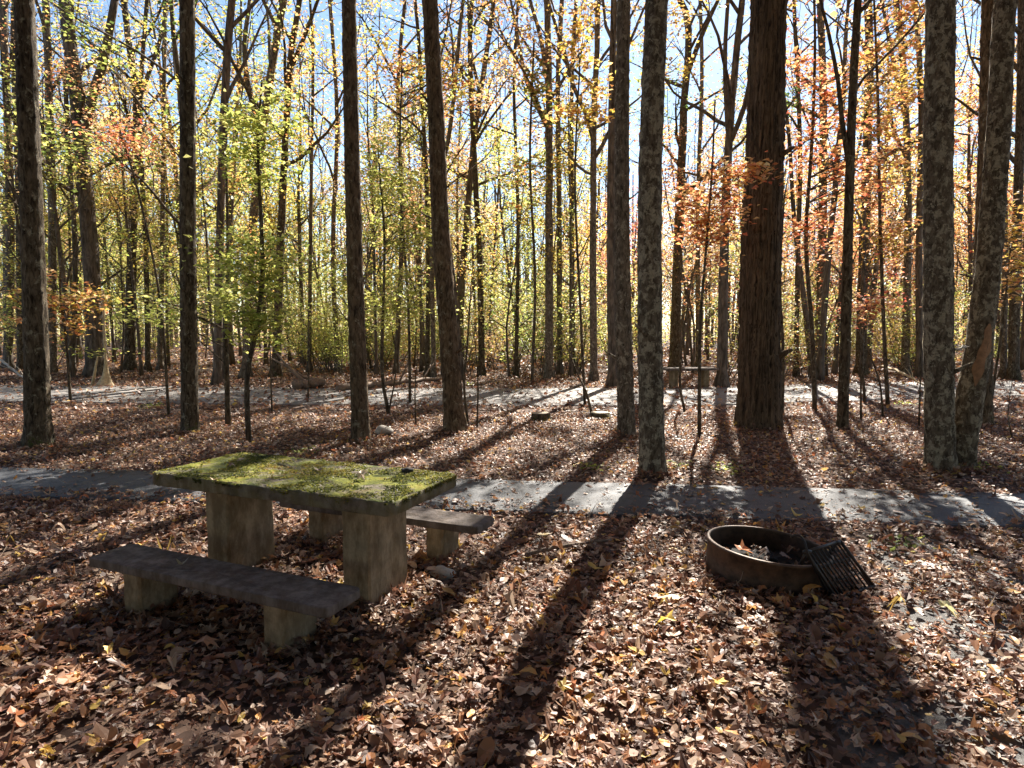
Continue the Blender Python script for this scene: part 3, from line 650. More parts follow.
while len(shr) < 84:
    px = q.choice([q.uniform(285, 640), q.uniform(285, 640), q.uniform(760, 940), q.uniform(0, 1024)]); Y = q.uniform(22.5, 42); x = (px - 512) / F * Y
    if abs(Y - road_mid(x)) < RW + 1: continue
    src, cname = shk[q.integers(0, 5)]
    t = copy_tree(src); t.location = (x, Y, float(hgt(np.array(x), np.array(Y))) - .03); sc = q.uniform(.75, 1.35); t.scale = (sc, sc, sc * q.uniform(.8, 1.1)); t.rotation_euler = (0, 0, q.uniform(0, 6.28))
    shr.append((px, t, cname))
for t, _ in shk:
    for c in list(t.children): bpy.data.objects.remove(c)
    bpy.data.objects.remove(t)
for a, b in zip(marks[:-1], marks[1:]):
    grp = sorted([t for t in shr if a[0] <= t[0] < b[0]], key=lambda t: t[0])
    for k, (px, t, cname) in enumerate(grp):
        where = f'between {a[1]} and {b[1]}' if a[1] and b[1] else (f'left of {b[1]}' if b[1] else f'right of {a[1]}')
        tag(t, f'{cname} roadside shrub, {ORD[k]} from left {where}', 'shrub', 'shrubs beyond the gravel road')

# distant woods that read as one mass: thin trunks and leaf flecks
q = np.random.default_rng(5); mb = MB()
for k in range(900):
    Y = q.uniform(58, 125); x = q.uniform(-1.0, 1.0) * (Y * .95); H = q.uniform(12, 22); r = q.uniform(.07, .2)
    P = limb(q, (x, Y, -.1), np.array([q.normal(0, .04), q.normal(0, .04), 1]), H, 6, .1, .03)
    mb.tube(P, np.linspace(r, r * .3, len(P)), 5, False, col=(.14, .115, .095))
    for b in range(5):
        j = q.integers(2, 6); a = q.uniform(0, 6.28); mb.tube(limb(q, P[j], np.array([math.cos(a), math.sin(a), 1.1]), q.uniform(2, 4.5), 4, .3), np.linspace(r * .4, .02, 5), 3, False, col=(.14, .115, .095))
n = 90000; Y = q.uniform(60, 120, n); x = q.uniform(-.98, .98, n) * Y; z = np.abs(q.normal(0, 1, n)) * 6.0 * (1 + .5 * vnoise(x * .2, Y * .2)) + q.random(n) * .5
leaves(mb, q, np.stack([x, Y, z], -1), .33, pal(q, ('pale', 'tan', 'yg', 'tan', 'yellow'), n) * .85, .9)
tag(mb.build('distant_woods', M['leaf']), 'distant mass of thin trunks and yellowing leaves', kind='stuff')

# added unseen woods behind and overhead, dense and dark to block sky light
q = np.random.default_rng(61); mb = MB()
for k in range(110):
    a = q.uniform(-2.2, 2.2); d = q.uniform(2.5, 38) if k > 24 else q.uniform(2.2, 8); x, Y = math.sin(a) * d, -math.cos(a) * d
    if Y > -1 and abs(x) < max(7, 1.05 * Y + 7): continue
    H = q.uniform(14, 22); r = q.uniform(.1, .25)
    P = limb(q, (x, Y, -.1), np.array([q.normal(0, .04), q.normal(0, .04), 1]), H, 7, .1, .03); mb.tube(P, np.linspace(r, r * .25, len(P)), 7, False, col=(.13, .105, .08))
    tips = []
    for b in range(9):
        j = q.integers(2, 8); az = q.uniform(0, 6.28); Pb = limb(q, P[j], np.array([math.cos(az), math.sin(az), .9]), q.uniform(2, 5), 5, .3); mb.tube(Pb, np.linspace(r * .4, .02, 6), 4, False, col=(.13, .105, .08)); tips += list(Pb[1:])
    tips = np.array(tips); n = 2200; lp = tips[q.integers(0, len(tips), n)] + q.normal(0, .9, (n, 3)); lp = lp[(lp[:, 1] < 5.5) & (lp[:, 2] > (2.2 if Y < -9 else 6.5 + .8 * np.maximum(lp[:, 1], 0)).max() if np.ndim(Y) else lp[:, 2] > (2.2 if Y < -9 else 9))]; leaves(mb, q, lp, .42, pal(q, ('green', 'green', 'tan'), len(lp)) * .8, .6)
tag(mb.build('sky_blocking_woods', M['blockleaf']), 'unseen dense woods added behind the viewer to block sky light', kind='stuff')

# bare saplings and dead stems in front of the road
bare = [([(477, 430), (478, 385), (476, 350)], 2.2, 'thin bare twig-like sapling right of the swollen-footed trunk foot'),
        ([(593, 418), (586, 392), (578, 375), (572, 360)], 3.2, 'bare leaning sapling growing beside the right cut stump'),
        ([(685, 412), (680, 385), (682, 345), (690, 290)], 3, 'bare sapling between the lichen-speckled trunk and massive oak'),
        ([(782, 415), (783, 350), (780, 280), (784, 200)], 4, 'bare dark sapling hugging the right side of the massive oak'),
        ([(861, 420), (861, 380), (863, 340)], 2.6, 'bare sapling just right of the thin dark trunk'),
        ([(883, 418), (880, 385), (872, 360), (866, 345)], 2.6, 'bare sapling bent leftward below the golden maple'),
        ([(919, 428), (920, 390), (921, 350)], 2.2, 'bare thin stem just left of the twin lichen trunks'),
        ([(272, 414), (271, 380), (270, 345)], 2.2, 'thin bare stem right of the curved dark sapling'),
        ([(308, 400), (309, 360), (308, 310)], 1.8, 'thin pale bare stem between the curved sapling and brown trunk'),
        ([(468, 425), (464, 385), (467, 350), (470, 300)], 3, 'twisted bare sapling touching the swollen trunk foot'),
        ([(416, 425), (415, 390), (417, 362)], 1.8, 'thin bare stem right of the two-stemmed sapling'),
        ([(1012, 437), (1008, 415), (1010, 395)], 1.6, 'short reddish bare stem at the right edge')]
for k, (pts, wd, lab) in enumerate(bare):
    q = np.random.default_rng(1300 + k); P, Y = px_path(pts); base = P[0].copy(); mb = MB(); pp = smooth_path(P - base, .12); pp[0, 2] = -.03
    mb.tube(pp, np.linspace(wpx(wd, Y), wpx(wd * .45, Y), len(pp)), 6, True)
    ex = limb(q, pp[-1], pp[-1] - pp[-2], .7, 4, .2, .1); mb.tube(ex, np.linspace(wpx(wd * .45, Y), .002, 5), 5, False)
    for b in range(6):
        j = q.integers(len(pp) // 3, len(pp)); d = q.normal(0, 1, 3); d[2] = abs(d[2]) + .6
        mb.tube(limb(q, pp[j], d, q.uniform(.2, .6), 4, .3, .1), np.linspace(wpx(wd * .3, Y), .002, 5), 4, False)
    tag(mb.build('bare_sapling', M['bark_dark'], loc=base), lab, 'sapling', 'bare saplings')

# broken pale stub with splayed roots beside the road
P, Y = px_path([(105, 386), (106, 370), (104, 330), (103, 290)]); base = P[0].copy(); mb = MB(); pp = smooth_path(P - base, .1); pp[0, 2] = -.05
mb.tube(pp, .03 + .27 * np.exp(-pp[:, 2] / .28), 12, True, lobes=.15, seed=3)
root = empty('dead_tree', base); mb.build('trunk', M['palewood'], root)
mb = MB(); mb.tube([(-.42, 0, -.03), (-.3, 0, .45), (-.2, .02, .95)], [.05, .04, .025], 7); mb.build('splinter', M['palewood'], root)
mb = MB(); q = np.random.default_rng(8); n = 90; leaves(mb, q, np.array([-.2, -.1, 1.05]) + q.normal(0, 1, (n, 3)) * [.5, .3, .09], .12, pal(q, ('yg', 'green'), n), .4); mb.build('foliage', M['leaf'], root)
tag(root, 'slim pale dead tree with wide flared foot at the road edge', 'dead tree')

# ------------------------------------------------------------------ concrete picnic table and benches
TC, TA = np.array([-1.432, 4.188]), -.40
def rounded_slab(L, W, z0, z1, rad, seed, amp=.004, nseg=6, inset=.012, grid=0):
    """slab with rounded corners and a worn uneven edge"""
    out = []
    for cx, cy, a0 in ((L / 2 - rad, W / 2 - rad, 0), (-L / 2 + rad, W / 2 - rad, 90), (-L / 2 + rad, -W / 2 + rad, 180), (L / 2 - rad, -W / 2 + rad, 270)):
        for t in np.linspace(0, 90, nseg): out.append((cx + rad * math.cos(R(a0 + t)), cy + rad * math.sin(R(a0 + t))))
    P = []
    for k in range(len(out)):
        a, b = np.array(out[k]), np.array(out[(k + 1) % len(out)]); m = max(1, int(np.linalg.norm(b - a) / .03))
        P += [a + (b - a) * t for t in np.linspace(0, 1, m, endpoint=False)]
    P = np.array(P); n = len(P); q = np.random.default_rng(seed)
    dirs = P / np.linalg.norm(P, axis=1)[:, None]
    V = []; jit = lambda s: q.normal(0, s, (n, 1))
    prof = [(z0, -.004), (z0 + .006, 0), ((z0 + z1) / 2, .002), (z1 - inset, 0), (z1 - inset * .3, -inset * .45), (z1, -inset * 1.3)]
    for z, o in prof:
        V.append(np.column_stack([P + dirs * (o + jit(amp * .35) + amp * 1.2 * vnoise(P[:, :1] * 9 + z * 30, P[:, 1:] * 9)), np.full(n, z) + q.normal(0, amp * .5, n)]))
    for s_ in (.9, .75, .55, .3, .0):
        V.append(np.column_stack([P * s_, np.full(n, z1) + q.normal(0, amp * .7 * (s_ > 0), n) + .003 * vnoise(P[:, 0] * s_ * 5, P[:, 1] * s_ * 5) * (s_ > 0)]))
    rows = len(V); V = np.concatenate(V); i = np.arange(rows - 1)[:, None] * n + np.arange(n)[None]; j = np.arange(rows - 1)[:, None] * n + (np.arange(n)[None] + 1) % n
    mb = MB(); mb.add(V, [np.stack([i, j, j + n, i + n], -1).reshape(-1, 4), np.arange(n)[None, ::-1]]); return mb
def rough_block(x0, x1, y0, y1, z0, z1, seed, amp=.004, bev=.012):
    q = np.random.default_rng(seed); P = []
    for (x, y) in ((x1 - bev, y1), (x0 + bev, y1), (x0, y1 - bev), (x0, y0 + bev), (x0 + bev, y0), (x1 - bev, y0), (x1, y0 + bev), (x1, y1 - bev)): P.append((x, y))
    P = np.array(P); Q_ = []
    for k in range(8):
        a, b = P[k], P[(k + 1) % 8]; m = max(1, int(np.linalg.norm(b - a) / .05)); Q_ += [a + (b - a) * t for t in np.linspace(0, 1, m, endpoint=False)]
    P = np.array(Q_); n = len(P); zs = np.linspace(z0, z1, 9); V = np.concatenate([np.column_stack([P + q.normal(0, amp, P.shape), np.full(n, z)]) for z in zs])
    i = np.arange(8)[:, None] * n + np.arange(n)[None]; j = np.arange(8)[:, None] * n + (np.arange(n)[None] + 1) % n
    return MB().add(V, [np.stack([i, j, j + n, i + n], -1).reshape(-1, 4), np.arange(n)[None, ::-1], 8 * n + np.arange(n)[None]])
L_, W_, TH = 1.972, .80, .085
def picnic_table(loc, rz, label, group=None):
    t = empty('picnic_table', loc, rz)
    rounded_slab(L_, W_, .76 - TH, .76, .045, 21, .005).build('table_top', M['mossy'], t)
    q = np.random.default_rng(88); n = 26000; X = q.uniform(-.5, .5, n) * (L_ - .03); Y = q.uniform(-.5, .5, n) * (W_ - .03)
    g = (vnoise(X * 5, Y * 5) + .7 * vnoise(X * 13 + 2, Y * 13) + q.normal(0, .25, n)) > .12; X, Y = X[g], Y[g]; hh = np.clip(vnoise(X * 17, Y * 17) + .6, 0, 1.4) * .006
    n2 = 3200; e2 = q.uniform(0, 1, n2); sd = q.integers(0, 4, n2); drop = np.abs(q.normal(0, .014, n2))
    X2 = np.where(sd < 2, (e2 - .5) * (L_ - .06), np.where(sd == 2, 1, -1) * (L_ / 2 + .001)); Y2 = np.where(sd < 2, np.where(sd == 0, 1, -1) * (W_ / 2 + .001), (e2 - .5) * (W_ - .06))
    g2 = vnoise(X2 * 9 + 3, Y2 * 9) > -.1; X2, Y2, drop = X2[g2], Y2[g2], drop[g2]; X = np.concatenate([X, X2]); Y = np.concatenate([Y, Y2]); hh = np.concatenate([hh, -.004 - drop])
    tuft = MB(); mc = np.array([(.04, .047, .012), (.07, .078, .014), (.125, .12, .02), (.20, .17, .03), (.24, .145, .045)]); zone = np.clip(((vnoise(X * 3 + 1, Y * 3) + 1) * 2.2 + q.normal(0, .7, len(X))).astype(int), 0, 4)
    leaves(tuft, q, np.stack([X, Y, .7605 + hh], -1), .016, mc[zone], 1.0); mo = tuft.build('moss', M['leaf'], t); mo['kind'] = 'stuff'
    for s in (-1, 1):
        xc = s * (L_ / 2 - .40); rough_block(xc - .105, xc + .105, -.215, .215, -.08, .76 - TH - .002, 30 + s, .002).build('leg', M['concrete'], t, smooth=False)
    return tag(t, label, 'picnic table', group)
def bench(loc, rz, label, seed, mat, group=None):
    t = empty('bench', loc, rz); zb = .323
    rounded_slab(1.863, .292, zb - .052, zb, .035, seed, .002, 5, .006).build('seat', mat, t)
    for s in (-1, 1):
        xc = s * (1.863 / 2 - .316 - .06); rough_block(xc - .074, xc + .074, -.132, .132, -.08, zb - .054, seed + 2 + s, .002).build('leg', M['concrete'], t, smooth=False)
    return tag(t, label, 'bench', group)
u_ = np.array([math.cos(TA), math.sin(TA)]); v_ = np.array([-math.sin(TA), math.cos(TA)])
table = picnic_table((*TC, 0), TA, 'concrete picnic table with moss-covered top beside the asphalt path', 'concrete picnic tables')
bn = TC - v_ * .723 - u_ * .026; bf = TC + v_ * .758 + u_ * .104
bench((*bn, 0), TA, 'low grey concrete bench on the camera side of the mossy table', 40, M['slab'], 'concrete benches')
bench((*bf, 0), TA, 'concrete bench mostly hidden behind the mossy table, against the path', 50, M['slab'], 'concrete benches')
# two more tables far across the road
far1 = copy_tree(table); far1.location = (5.55, 19.4, 0); far1.rotation_euler = (0, 0, .1); far1.scale = (.85, .85, .8); tag(far1, 'far concrete picnic table across the road between the speckled trunk and oak', 'picnic table', 'concrete picnic tables')
for o in (far1,):
    for c in list(o.children):
        if c.name.startswith('moss'): bpy.data.objects.remove(c); continue
        if c.name.startswith('table_top'): c.data = c.data.copy(); c.data.materials[0] = M['slab']

# ------------------------------------------------------------------ fire ring with swung-out grate
RC = np.array([1.80, 4.29]); RR = .405
ring = empty('fire_ring', (*RC, 0)); TILT = (0, R(4.5), 0)
th = np.linspace(0, 2 * math.pi, 72, endpoint=False); mb = MB(); V = []
for (r, z) in ((RR, -.06), (RR + .002, .1), (RR, .232), (RR + .012, .238), (RR + .014, .25), (RR + .006, .258), (RR - .008, .258), (RR - .012, .248), (RR - .008, .235), (RR - .008, .02)):
    V.append(np.stack([r * np.cos(th), r * np.sin(th), np.full(72, z)], -1))
V = np.concatenate(V); i = np.arange(9)[:, None] * 72 + np.arange(72)[None]; j = np.arange(9)[:, None] * 72 + (np.arange(72)[None] + 1) % 72
mb.add(V, np.stack([i, j, j + 72, i + 72], -1).reshape(-1, 4)); mb.build('steel_wall', M['rust'], ring).rotation_euler = TILT
ring.children[0].scale = (1, 1, .88)
q = np.random.default_rng(3); mb = MB(); rr = np.linspace(0, RR - .012, 9); V = np.concatenate([np.stack([r * np.cos(th), r * np.sin(th), .10 + q.normal(0, .012, 72) * (r > 0) - .03 * (r / RR) ** 2], -1) for r in rr])
i = np.arange(8)[:, None] * 72 + np.arange(72)[None]; j = np.arange(8)[:, None] * 72 + (np.arange(72)[None] + 1) % 72
mb.add(V, np.stack([i, j, j + 72, i + 72], -1).reshape(-1, 4)); mb.build('ash_bed', M['ash'], ring).rotation_euler = TILT
A_ = pix(806, 552, 3.84) - [*RC, 0]; B_ = pix(840, 541, 4.05) - [*RC, 0]; Cc = gnd(874, 586, .02) - [*RC, 0]; D_ = gnd(836, 598, .02) - [*RC, 0]
grate = empty('grate', (0, 0, 0)); grate.parent = ring
mb = MB()
for a, b in ((A_, B_), (B_, Cc), (Cc, D_), (D_, A_)): mb.tube([a, (a + b) / 2, b], .011, 8)
mb.build('grate_frame', M['black_steel'], grate)
mb = MB()
for t in np.linspace(.1, .9, 9):
    a = A_ + (B_ - A_) * t; b = D_ + (Cc - D_) * t; mb.tube([a, (a + b) / 2, b], .0065, 6)
for t in (.33, .66):
    a = A_ + (D_ - A_) * t; b = B_ + (Cc - B_) * t; mb.tube([a + [0, 0, -.01], (a + b) / 2 + [0, 0, -.01], b + [0, 0, -.01]], .006, 6)
mb.build('grate_bars', M['black_steel'], grate)
mb = MB(); hp = [pix(791, 537, 3.9), pix(798, 535, 3.9), pix(804, 541, 3.87), pix(808, 553, 3.83), pix(818, 575, 3.86), pix(830, 596, 3.93)]
mb.tube(smooth_path(np.array(hp) - [*RC, 0], .02), .008, 8); mb.build('handle', M['black_steel'], grate)
mb = MB(); hp = [pix(841, 541, 4.04), pix(852, 556, 4.1), pix(862, 572, 4.13), pix(873, 590, 4.12)]; mb.tube(smooth_path(np.array(hp) - [*RC, 0], .03), .007, 8); mb.build('hinge_rod', M['black_steel'], grate)
for a in (A_ * .97 + B_ * .03, A_ * .12 + B_ * .88):
    mb = MB(); mb.tube([a + [-.02, .03, -.09], a + [-.01, .015, -.04], a + [0, 0, .0]], [.014, .013, .012], 8); mb.tube([a + [-.025, 0, -.004], a, a + [.025, 0, -.004]], .015, 8); mb.build('hinge', M['black_steel'], grate)
tag(ring, 'round rusty steel fire ring with black grate swung out to one side', 'fire ring')

# ------------------------------------------------------------------ stumps, logs, stones, sticks
def stump(px, py, wd, h, label):
    b = gnd(px, py); r = wpx(wd, b[1]); t = empty('tree_stump', b); q = np.random.default_rng(int(px)); th = np.linspace(0, 2 * math.pi, 20, endpoint=False)
    mb = MB(); mb.tube([(0, 0, -.05), (0, 0, .04), (0, 0, h * .6), (0, 0, h)], [r * 1.25, r * 1.1, r, r * .98], 18, True, lobes=.06, seed=int(px)); mb.build('stump_base', M['bark_dark'], t)
    mb = MB(); mb.tube([(0, 0, h + .002), (0, 0, h + .014)], [r * .92, r * .9], 18, True, lobes=.05, seed=int(px)); mb.build('cut_face', M['cutwood'], t)
    tag(t, label, 'stump', 'cut stumps')
stump(541, 421, 19, .15, 'low cut stump, left one of the pair before the road')
stump(600, 419, 20, .12, 'low cut stump with pale top beside the bare leaning sapling')
def log(a, b, r, label, mat='deadwood', name='fallen_log', cat='log', bend=.0, seed=1, knots=3):
    q = np.random.default_rng(seed); a, b = np.array(a, float), np.array(b, float); n = 14; t = np.linspace(0, 1, n)[:, None]; o = a.copy()
    P = a + (b - a) * t + np.array([0, 0, 1]) * bend * np.sin(t * math.pi) + q.normal(0, r * .25, (n, 3)); mb = MB(); mb.tube(P - o, np.linspace(r, r * .6, n), 9, True, lobes=.05, seed=seed)
    for k in range(knots):
        j = q.integers(3, n - 2); mb.tube(limb(q, P[j] - o, q.normal(0, 1, 3) + [0, 0, .6], r * 9, 3), np.linspace(r * .4, r * .12, 4), 5)
    return tag(mb.build(name, M[mat], loc=o), label, cat)
a, b = gnd(338, 392), gnd(442, 381); a[2] = b[2] = .1; log(a, b, .10, 'long straight fallen log lying along the far side of the road', 'deadwood', seed=2)
a, b = gnd(296, 390), gnd(326, 388); a[2] = b[2] = .16; log(a, b, .17, 'short dark fallen log beyond the road left of the brown trunk', 'deadwood', seed=3)
a, b = gnd(-4, 380), gnd(30, 384); a[2] = .9; b[2] = .06; log(a, b, .05, 'grey fallen limb propped up at the far left behind the mossy trunk', 'stone', seed=4)
a, b = gnd(526, 561), gnd(612, 546); a[2], b[2] = .05, .05; log(a, b, .017, 'dark broken stick lying on leaves between bench and fire ring', 'deadwood', 'fallen_stick', 'stick', .02, 5, 2)
a, b = gnd(880, 380), gnd(924, 388); a[2] = .5; b[2] = .06; log(a, b, .05, 'pale fallen limb beside the road left of the twin lichen trunks', 'palewood', 'fallen_limb', 'log', .1, 6, 2)
def rock(px, py, z, wd, label, mat, seed, flat=.6, name='stone', cat='stone'):
    b = gnd(px, py, z); r = wpx(wd, b[1]); q = np.random.default_rng(seed); u = np.linspace(0, math.pi, 9); v = np.linspace(0, 2 * math.pi, 14, endpoint=False); ph = q.uniform(0, 6, 6)
    U, W = np.meshgrid(u, v, indexing='ij'); X, Y, Z = np.sin(U) * np.cos(W), np.sin(U) * np.sin(W), np.cos(U)
    k = 1 + .18 * np.sin(3 * X + ph[0]) * np.cos(2 * Y + ph[1]) + .12 * np.sin(5 * Z + 4 * X + ph[2]); V = np.stack([X * k * r, Y * k * r * .8, Z * k * r * flat + r * flat * .7], -1).reshape(-1, 3)
    i = np.arange(8)[:, None] * 14 + np.arange(14)[None]; j = np.arange(8)[:, None] * 14 + (np.arange(14)[None] + 1) % 14
    return tag(MB().add(V, np.stack([i, i + 14, j + 14, j], -1).reshape(-1, 4)).build(name, M[mat], loc=b), label, cat)
rock(443, 578, 0, 26, 'pale angular stone at the foot of the far bench leg', 'stone', 3, .55)
rock(385, 434, 0, 20, 'grey stone at the foot of the brown trunk', 'stone', 4, .5)
rock(407, 472.5, .76, 12, 'small charred lump lying on the mossy table top', 'char', 5, .5, 'charred_lump', 'charred wood')

# ------------------------------------------------------------------ fallen leaves
LIT = np.array([(.31, .185, .115), (.37, .245, .16), (.24, .125, .075), (.17, .08, .048), (.11, .055, .036), (.42, .31, .215), (.20, .088, .05), (.29, .14, .065), (.36, .175, .07), (.48, .38, .28), (.085, .046, .032), (.20, .118, .082)])
LIT = LIT * np.array([.88, .80, .76])
BRI = np.array([(.48, .22, .045), (.52, .34, .06), (.40, .13, .04), (.5, .28, .07)])
def litcol(q, n, bright=.09):
    c = LIT[q.integers(0, len(LIT), n)]; b = q.random(n) < bright; c[b] = BRI[q.integers(0, len(BRI), b.sum())]
    g = c.mean(1, keepdims=True); c = g + (c - g) * .92
    return c * q.uniform(.8, 1.4, (n, 1))
def outline(kind):
    if kind == 0:   # five lobed maple
        a = np.array([0, 18, 32, 52, 70, 92, 112, 138, 180, 222, 248, 268, 290, 308, 328, 342]); r = np.array([1, .55, .52, .95, .48, .50, .72, .42, .30, .42, .72, .50, .48, .95, .52, .55])
    elif kind == 1:  # oak, lobed and long
        a = np.array([0, 12, 26, 38, 58, 80, 105, 130, 155, 180, 205, 230, 255, 280, 302, 322, 334, 348]); r = np.array([1, .72, .74, .48, .52, .34, .44, .42, .70, .95, .70, .42, .44, .34, .52, .48, .74, .72])
    elif kind == 2:  # plain oval
        a = np.arange(0, 360, 30); b = R(1) * a; r = .48 / np.sqrt((np.cos(b) * .5) ** 2 + (np.sin(b) * .95) ** 2)
    else:
        a = np.array([0, 50, 110, 180, 250, 310]); r = np.array([1, .62, .48, .8, .48, .62])
    t = np.radians(a); return np.stack([r * np.cos(t), r * np.sin(t)], -1) * .55
def litter(mb, q, X, Y, Z, size, kind, tilt, curl, cols):
    n = len(X); O = outline(kind); O = np.concatenate([[[0, 0]], O]); m = len(O)
    s = size[:, None]; x = O[None, :, 0] * s * q.uniform(.85, 1.15, (n, 1)); y = O[None, :, 1] * s * q.uniform(.75, 1.1, (n, 1))
    curl = np.broadcast_to(curl, (n, 1)); k1, k2, k3 = (q.normal(0, 1, (n, 1)) * curl for _ in range(3))
    z = (k1 * x * x + k2 * y * y + k3 * x * y) / s * 2.2 + np.abs(y) * q.uniform(-.1, .45, (n, 1)) + q.normal(0, .03, (n, m)) * s
    az = q.uniform(0, 6.28, n); tl = np.abs(q.normal(0, tilt, n)); ta = q.uniform(0, 6.28, n)
    N = np.stack([np.sin(tl) * np.cos(ta), np.sin(tl) * np.sin(ta), np.cos(tl)], -1)
    U = np.stack([np.cos(az), np.sin(az), 0 * az], -1); U -= N * (U * N).sum(1)[:, None]; U /= np.linalg.norm(U, axis=1)[:, None]; W = np.cross(N, U)
    V = U[:, None] * x[..., None] + W[:, None] * y[..., None] + N[:, None] * z[..., None]
    low = V[..., 2].min(1); V[..., 2] -= np.minimum(low, 0)[:, None] * .75
    V += np.stack([X, Y, Z], -1)[:, None]
    f = np.array([(0, i, i % (m - 1) + 1) for i in range(1, m)]); fa = (np.arange(n)[:, None, None] * m + f[None]).reshape(-1, 3)
    mb.add(V.reshape(-1, 3), fa, np.repeat(cols, m, 0))
def in_pad(x, y):
    P = np.array(pad_pts); c = np.zeros(len(x), bool); j = len(P) - 1
    for i in range(len(P)):
        c ^= ((P[i, 1] > y) != (P[j, 1] > y)) & (x < (P[j, 0] - P[i, 0]) * (y - P[i, 1]) / (P[j, 1] - P[i, 1] + 1e-9) + P[i, 0]); j = i
    return c
def scatter(q, d0, d1, dens, edge=1.0):
    A = .9 * (d1 * d1 - d0 * d0) + 2 * edge * (d1 - d0); n = int(A * dens)
    d = np.sqrt(q.uniform(d0 * d0, d1 * d1, n)); x = q.uniform(-1, 1, n) * (.9 * d + edge); y = d
    keep = np.ones(n)
    dp = np.abs(y - path_mid(x)); e = PW - dp
    keep = np.where(e > -.02, np.clip(.5 - e * 1.15, .07, 1) * np.where(vnoise(x * 2.5, y * 2.5) > .05, 1.0, .4), keep)
    dr = np.abs(y - road_mid(x)); keep = np.where(dr < RW, np.where(RW - dr < .5, .5, .2), keep)
    ip = in_pad(x, y); keep = np.where(ip, np.where(vnoise(x * 2.2 + 1, y * 2.2) > -.1, .9, .42), keep)
    keep = np.where((np.hypot(x - RC[0], y - RC[1]) < RR + .03), 0, keep)
    keep *= np.where(ip | (e > 0), 1, .72 + .28 * vnoise(x * 1.1 + 4, y * 1.1))
    g = q.random(n) < keep; x, y = x[g], y[g]
    z = hgt(x, y) + .004; z = np.where(np.abs(y - path_mid(x)) < PW, .036, z); z = np.where(in_pad(x, y), z + .016, z); z = np.where(np.abs(y - road_mid(x)) < RW, .027, z)
    return x, y, z, e[g]
q = np.random.default_rng(99); mb = MB()
for kind, dens in ((0, 430), (1, 280), (2, 420)):
    x, y, z, e = scatter(q, 1.6, 6.6, dens * 1.15); lay = np.where(e > 0, 0, q.random(len(x)) ** 2 * .045)
    litter(mb, q, x, y, z + lay, q.choice([.022, .036, .052, .07, .10], len(x), p=[.2, .25, .27, .2, .08]) * q.uniform(.8, 1.2, len(x)), kind, .29, q.choice([.12, .35, .75], (len(x), 1), p=[.42, .4, .18]), litcol(q, len(x)))
for kind, dens in ((0, 260), (2, 330), (1, 160)):
    x, y, z, e = scatter(q, 1.5, 4.0, dens); lit = q.random(len(x)) ** 1.5 * .03
    litter(mb, q, x, y, z + lit, q.choice([.02, .032, .05, .075], len(x)) * q.uniform(.8, 1.2, len(x)), kind, .3, .35, litcol(q, len(x)))
x, y, z, e = scatter(q, 6.6, 13, 620); lay = np.where(e > 0, 0, q.random(len(x)) ** 2 * .04)
litter(mb, q, x, y, z + lay, q.uniform(.035, .09, len(x)), 3, .42, .4, litcol(q, len(x)))
x, y, z, e = scatter(q, 13, 26, 85)
litter(mb, q, x, y, z, q.uniform(.08, .17, len(x)), 3, .5, .4, litcol(q, len(x), .05))
n = 30000; d = np.sqrt(q.uniform(26 ** 2, 60 ** 2, n)); x = q.uniform(-1, 1, n) * d * .92
leaves(mb, q, np.stack([x, d, hgt(x, d) + .05], -1), .24, litcol(q, n), .55)
for (px, py, r) in [(p[0][0], p[0][1], wb) for _, p, wb, *_r in heroes] + [(940, 469, 26), (964, 470, 24), (980, 425, 18)]:
    b = gnd(px, py); n = 110; a = q.uniform(0, 6.28, n); rr = wpx(r, b[1]) * q.uniform(1.1, 1.9, n) + q.random(n) * .1
    litter(mb, q, b[0] + np.cos(a) * rr, b[1] + np.sin(a) * rr, np.abs(q.normal(0, .035, n)), q.uniform(.05, .1, n), 0, .75, .6, litcol(q, n))
n = 260; a = q.uniform(0, 6.28, n); rr = RR + .02 + np.abs(q.normal(0, .07, n))
litter(mb, q, RC[0] + np.cos(a) * rr, RC[1] + np.sin(a) * rr, np.clip(.07 - (rr - RR) * .5, 0, .07) * q.random(n), q.uniform(.04, .1, n), 0, .55, .5, litcol(q, n))
n = 22; a = q.uniform(0, 6.28, n); rr = RR * .85 * np.sqrt(q.random(n)); litter(mb, q, RC[0] + np.cos(a) * rr, RC[1] + np.sin(a) * rr, np.full(n, .11), q.uniform(.04, .09, n), 1, .4, .5, litcol(q, n) * .6)
for (cx, cy, hx, hy) in [(*(TC + u_ * s_ * .586), .105, .215) for s_ in (-1, 1)] + [(*(b_ + u_ * s_ * .555), .062, .125) for b_ in (bn, bf) for s_ in (-1, 1)]:
    n = 90; ex, ey = q.uniform(-1, 1, n) * (hx + .06), q.uniform(-1, 1, n) * (hy + .06); side = q.random(n) < .5
    ex = np.where(side, np.sign(ex) * (hx + np.abs(q.normal(0, .05, n)) + .015), ex); ey = np.where(~side, np.sign(ey) * (hy + np.abs(q.normal(0, .05, n)) + .015), ey)
    litter(mb, q, cx + u_[0] * ex + v_[0] * ey, cy + u_[1] * ex + v_[1] * ey, np.abs(q.normal(0, .02, n)), q.uniform(.05, .09, n), 0, .6, .5, litcol(q, n))
tag(mb.build('fallen_leaves', M['litter'], smooth=False), 'thick bed of curled brown, tan and orange fallen leaves', kind='stuff')
q = np.random.default_rng(31); tw = MB()
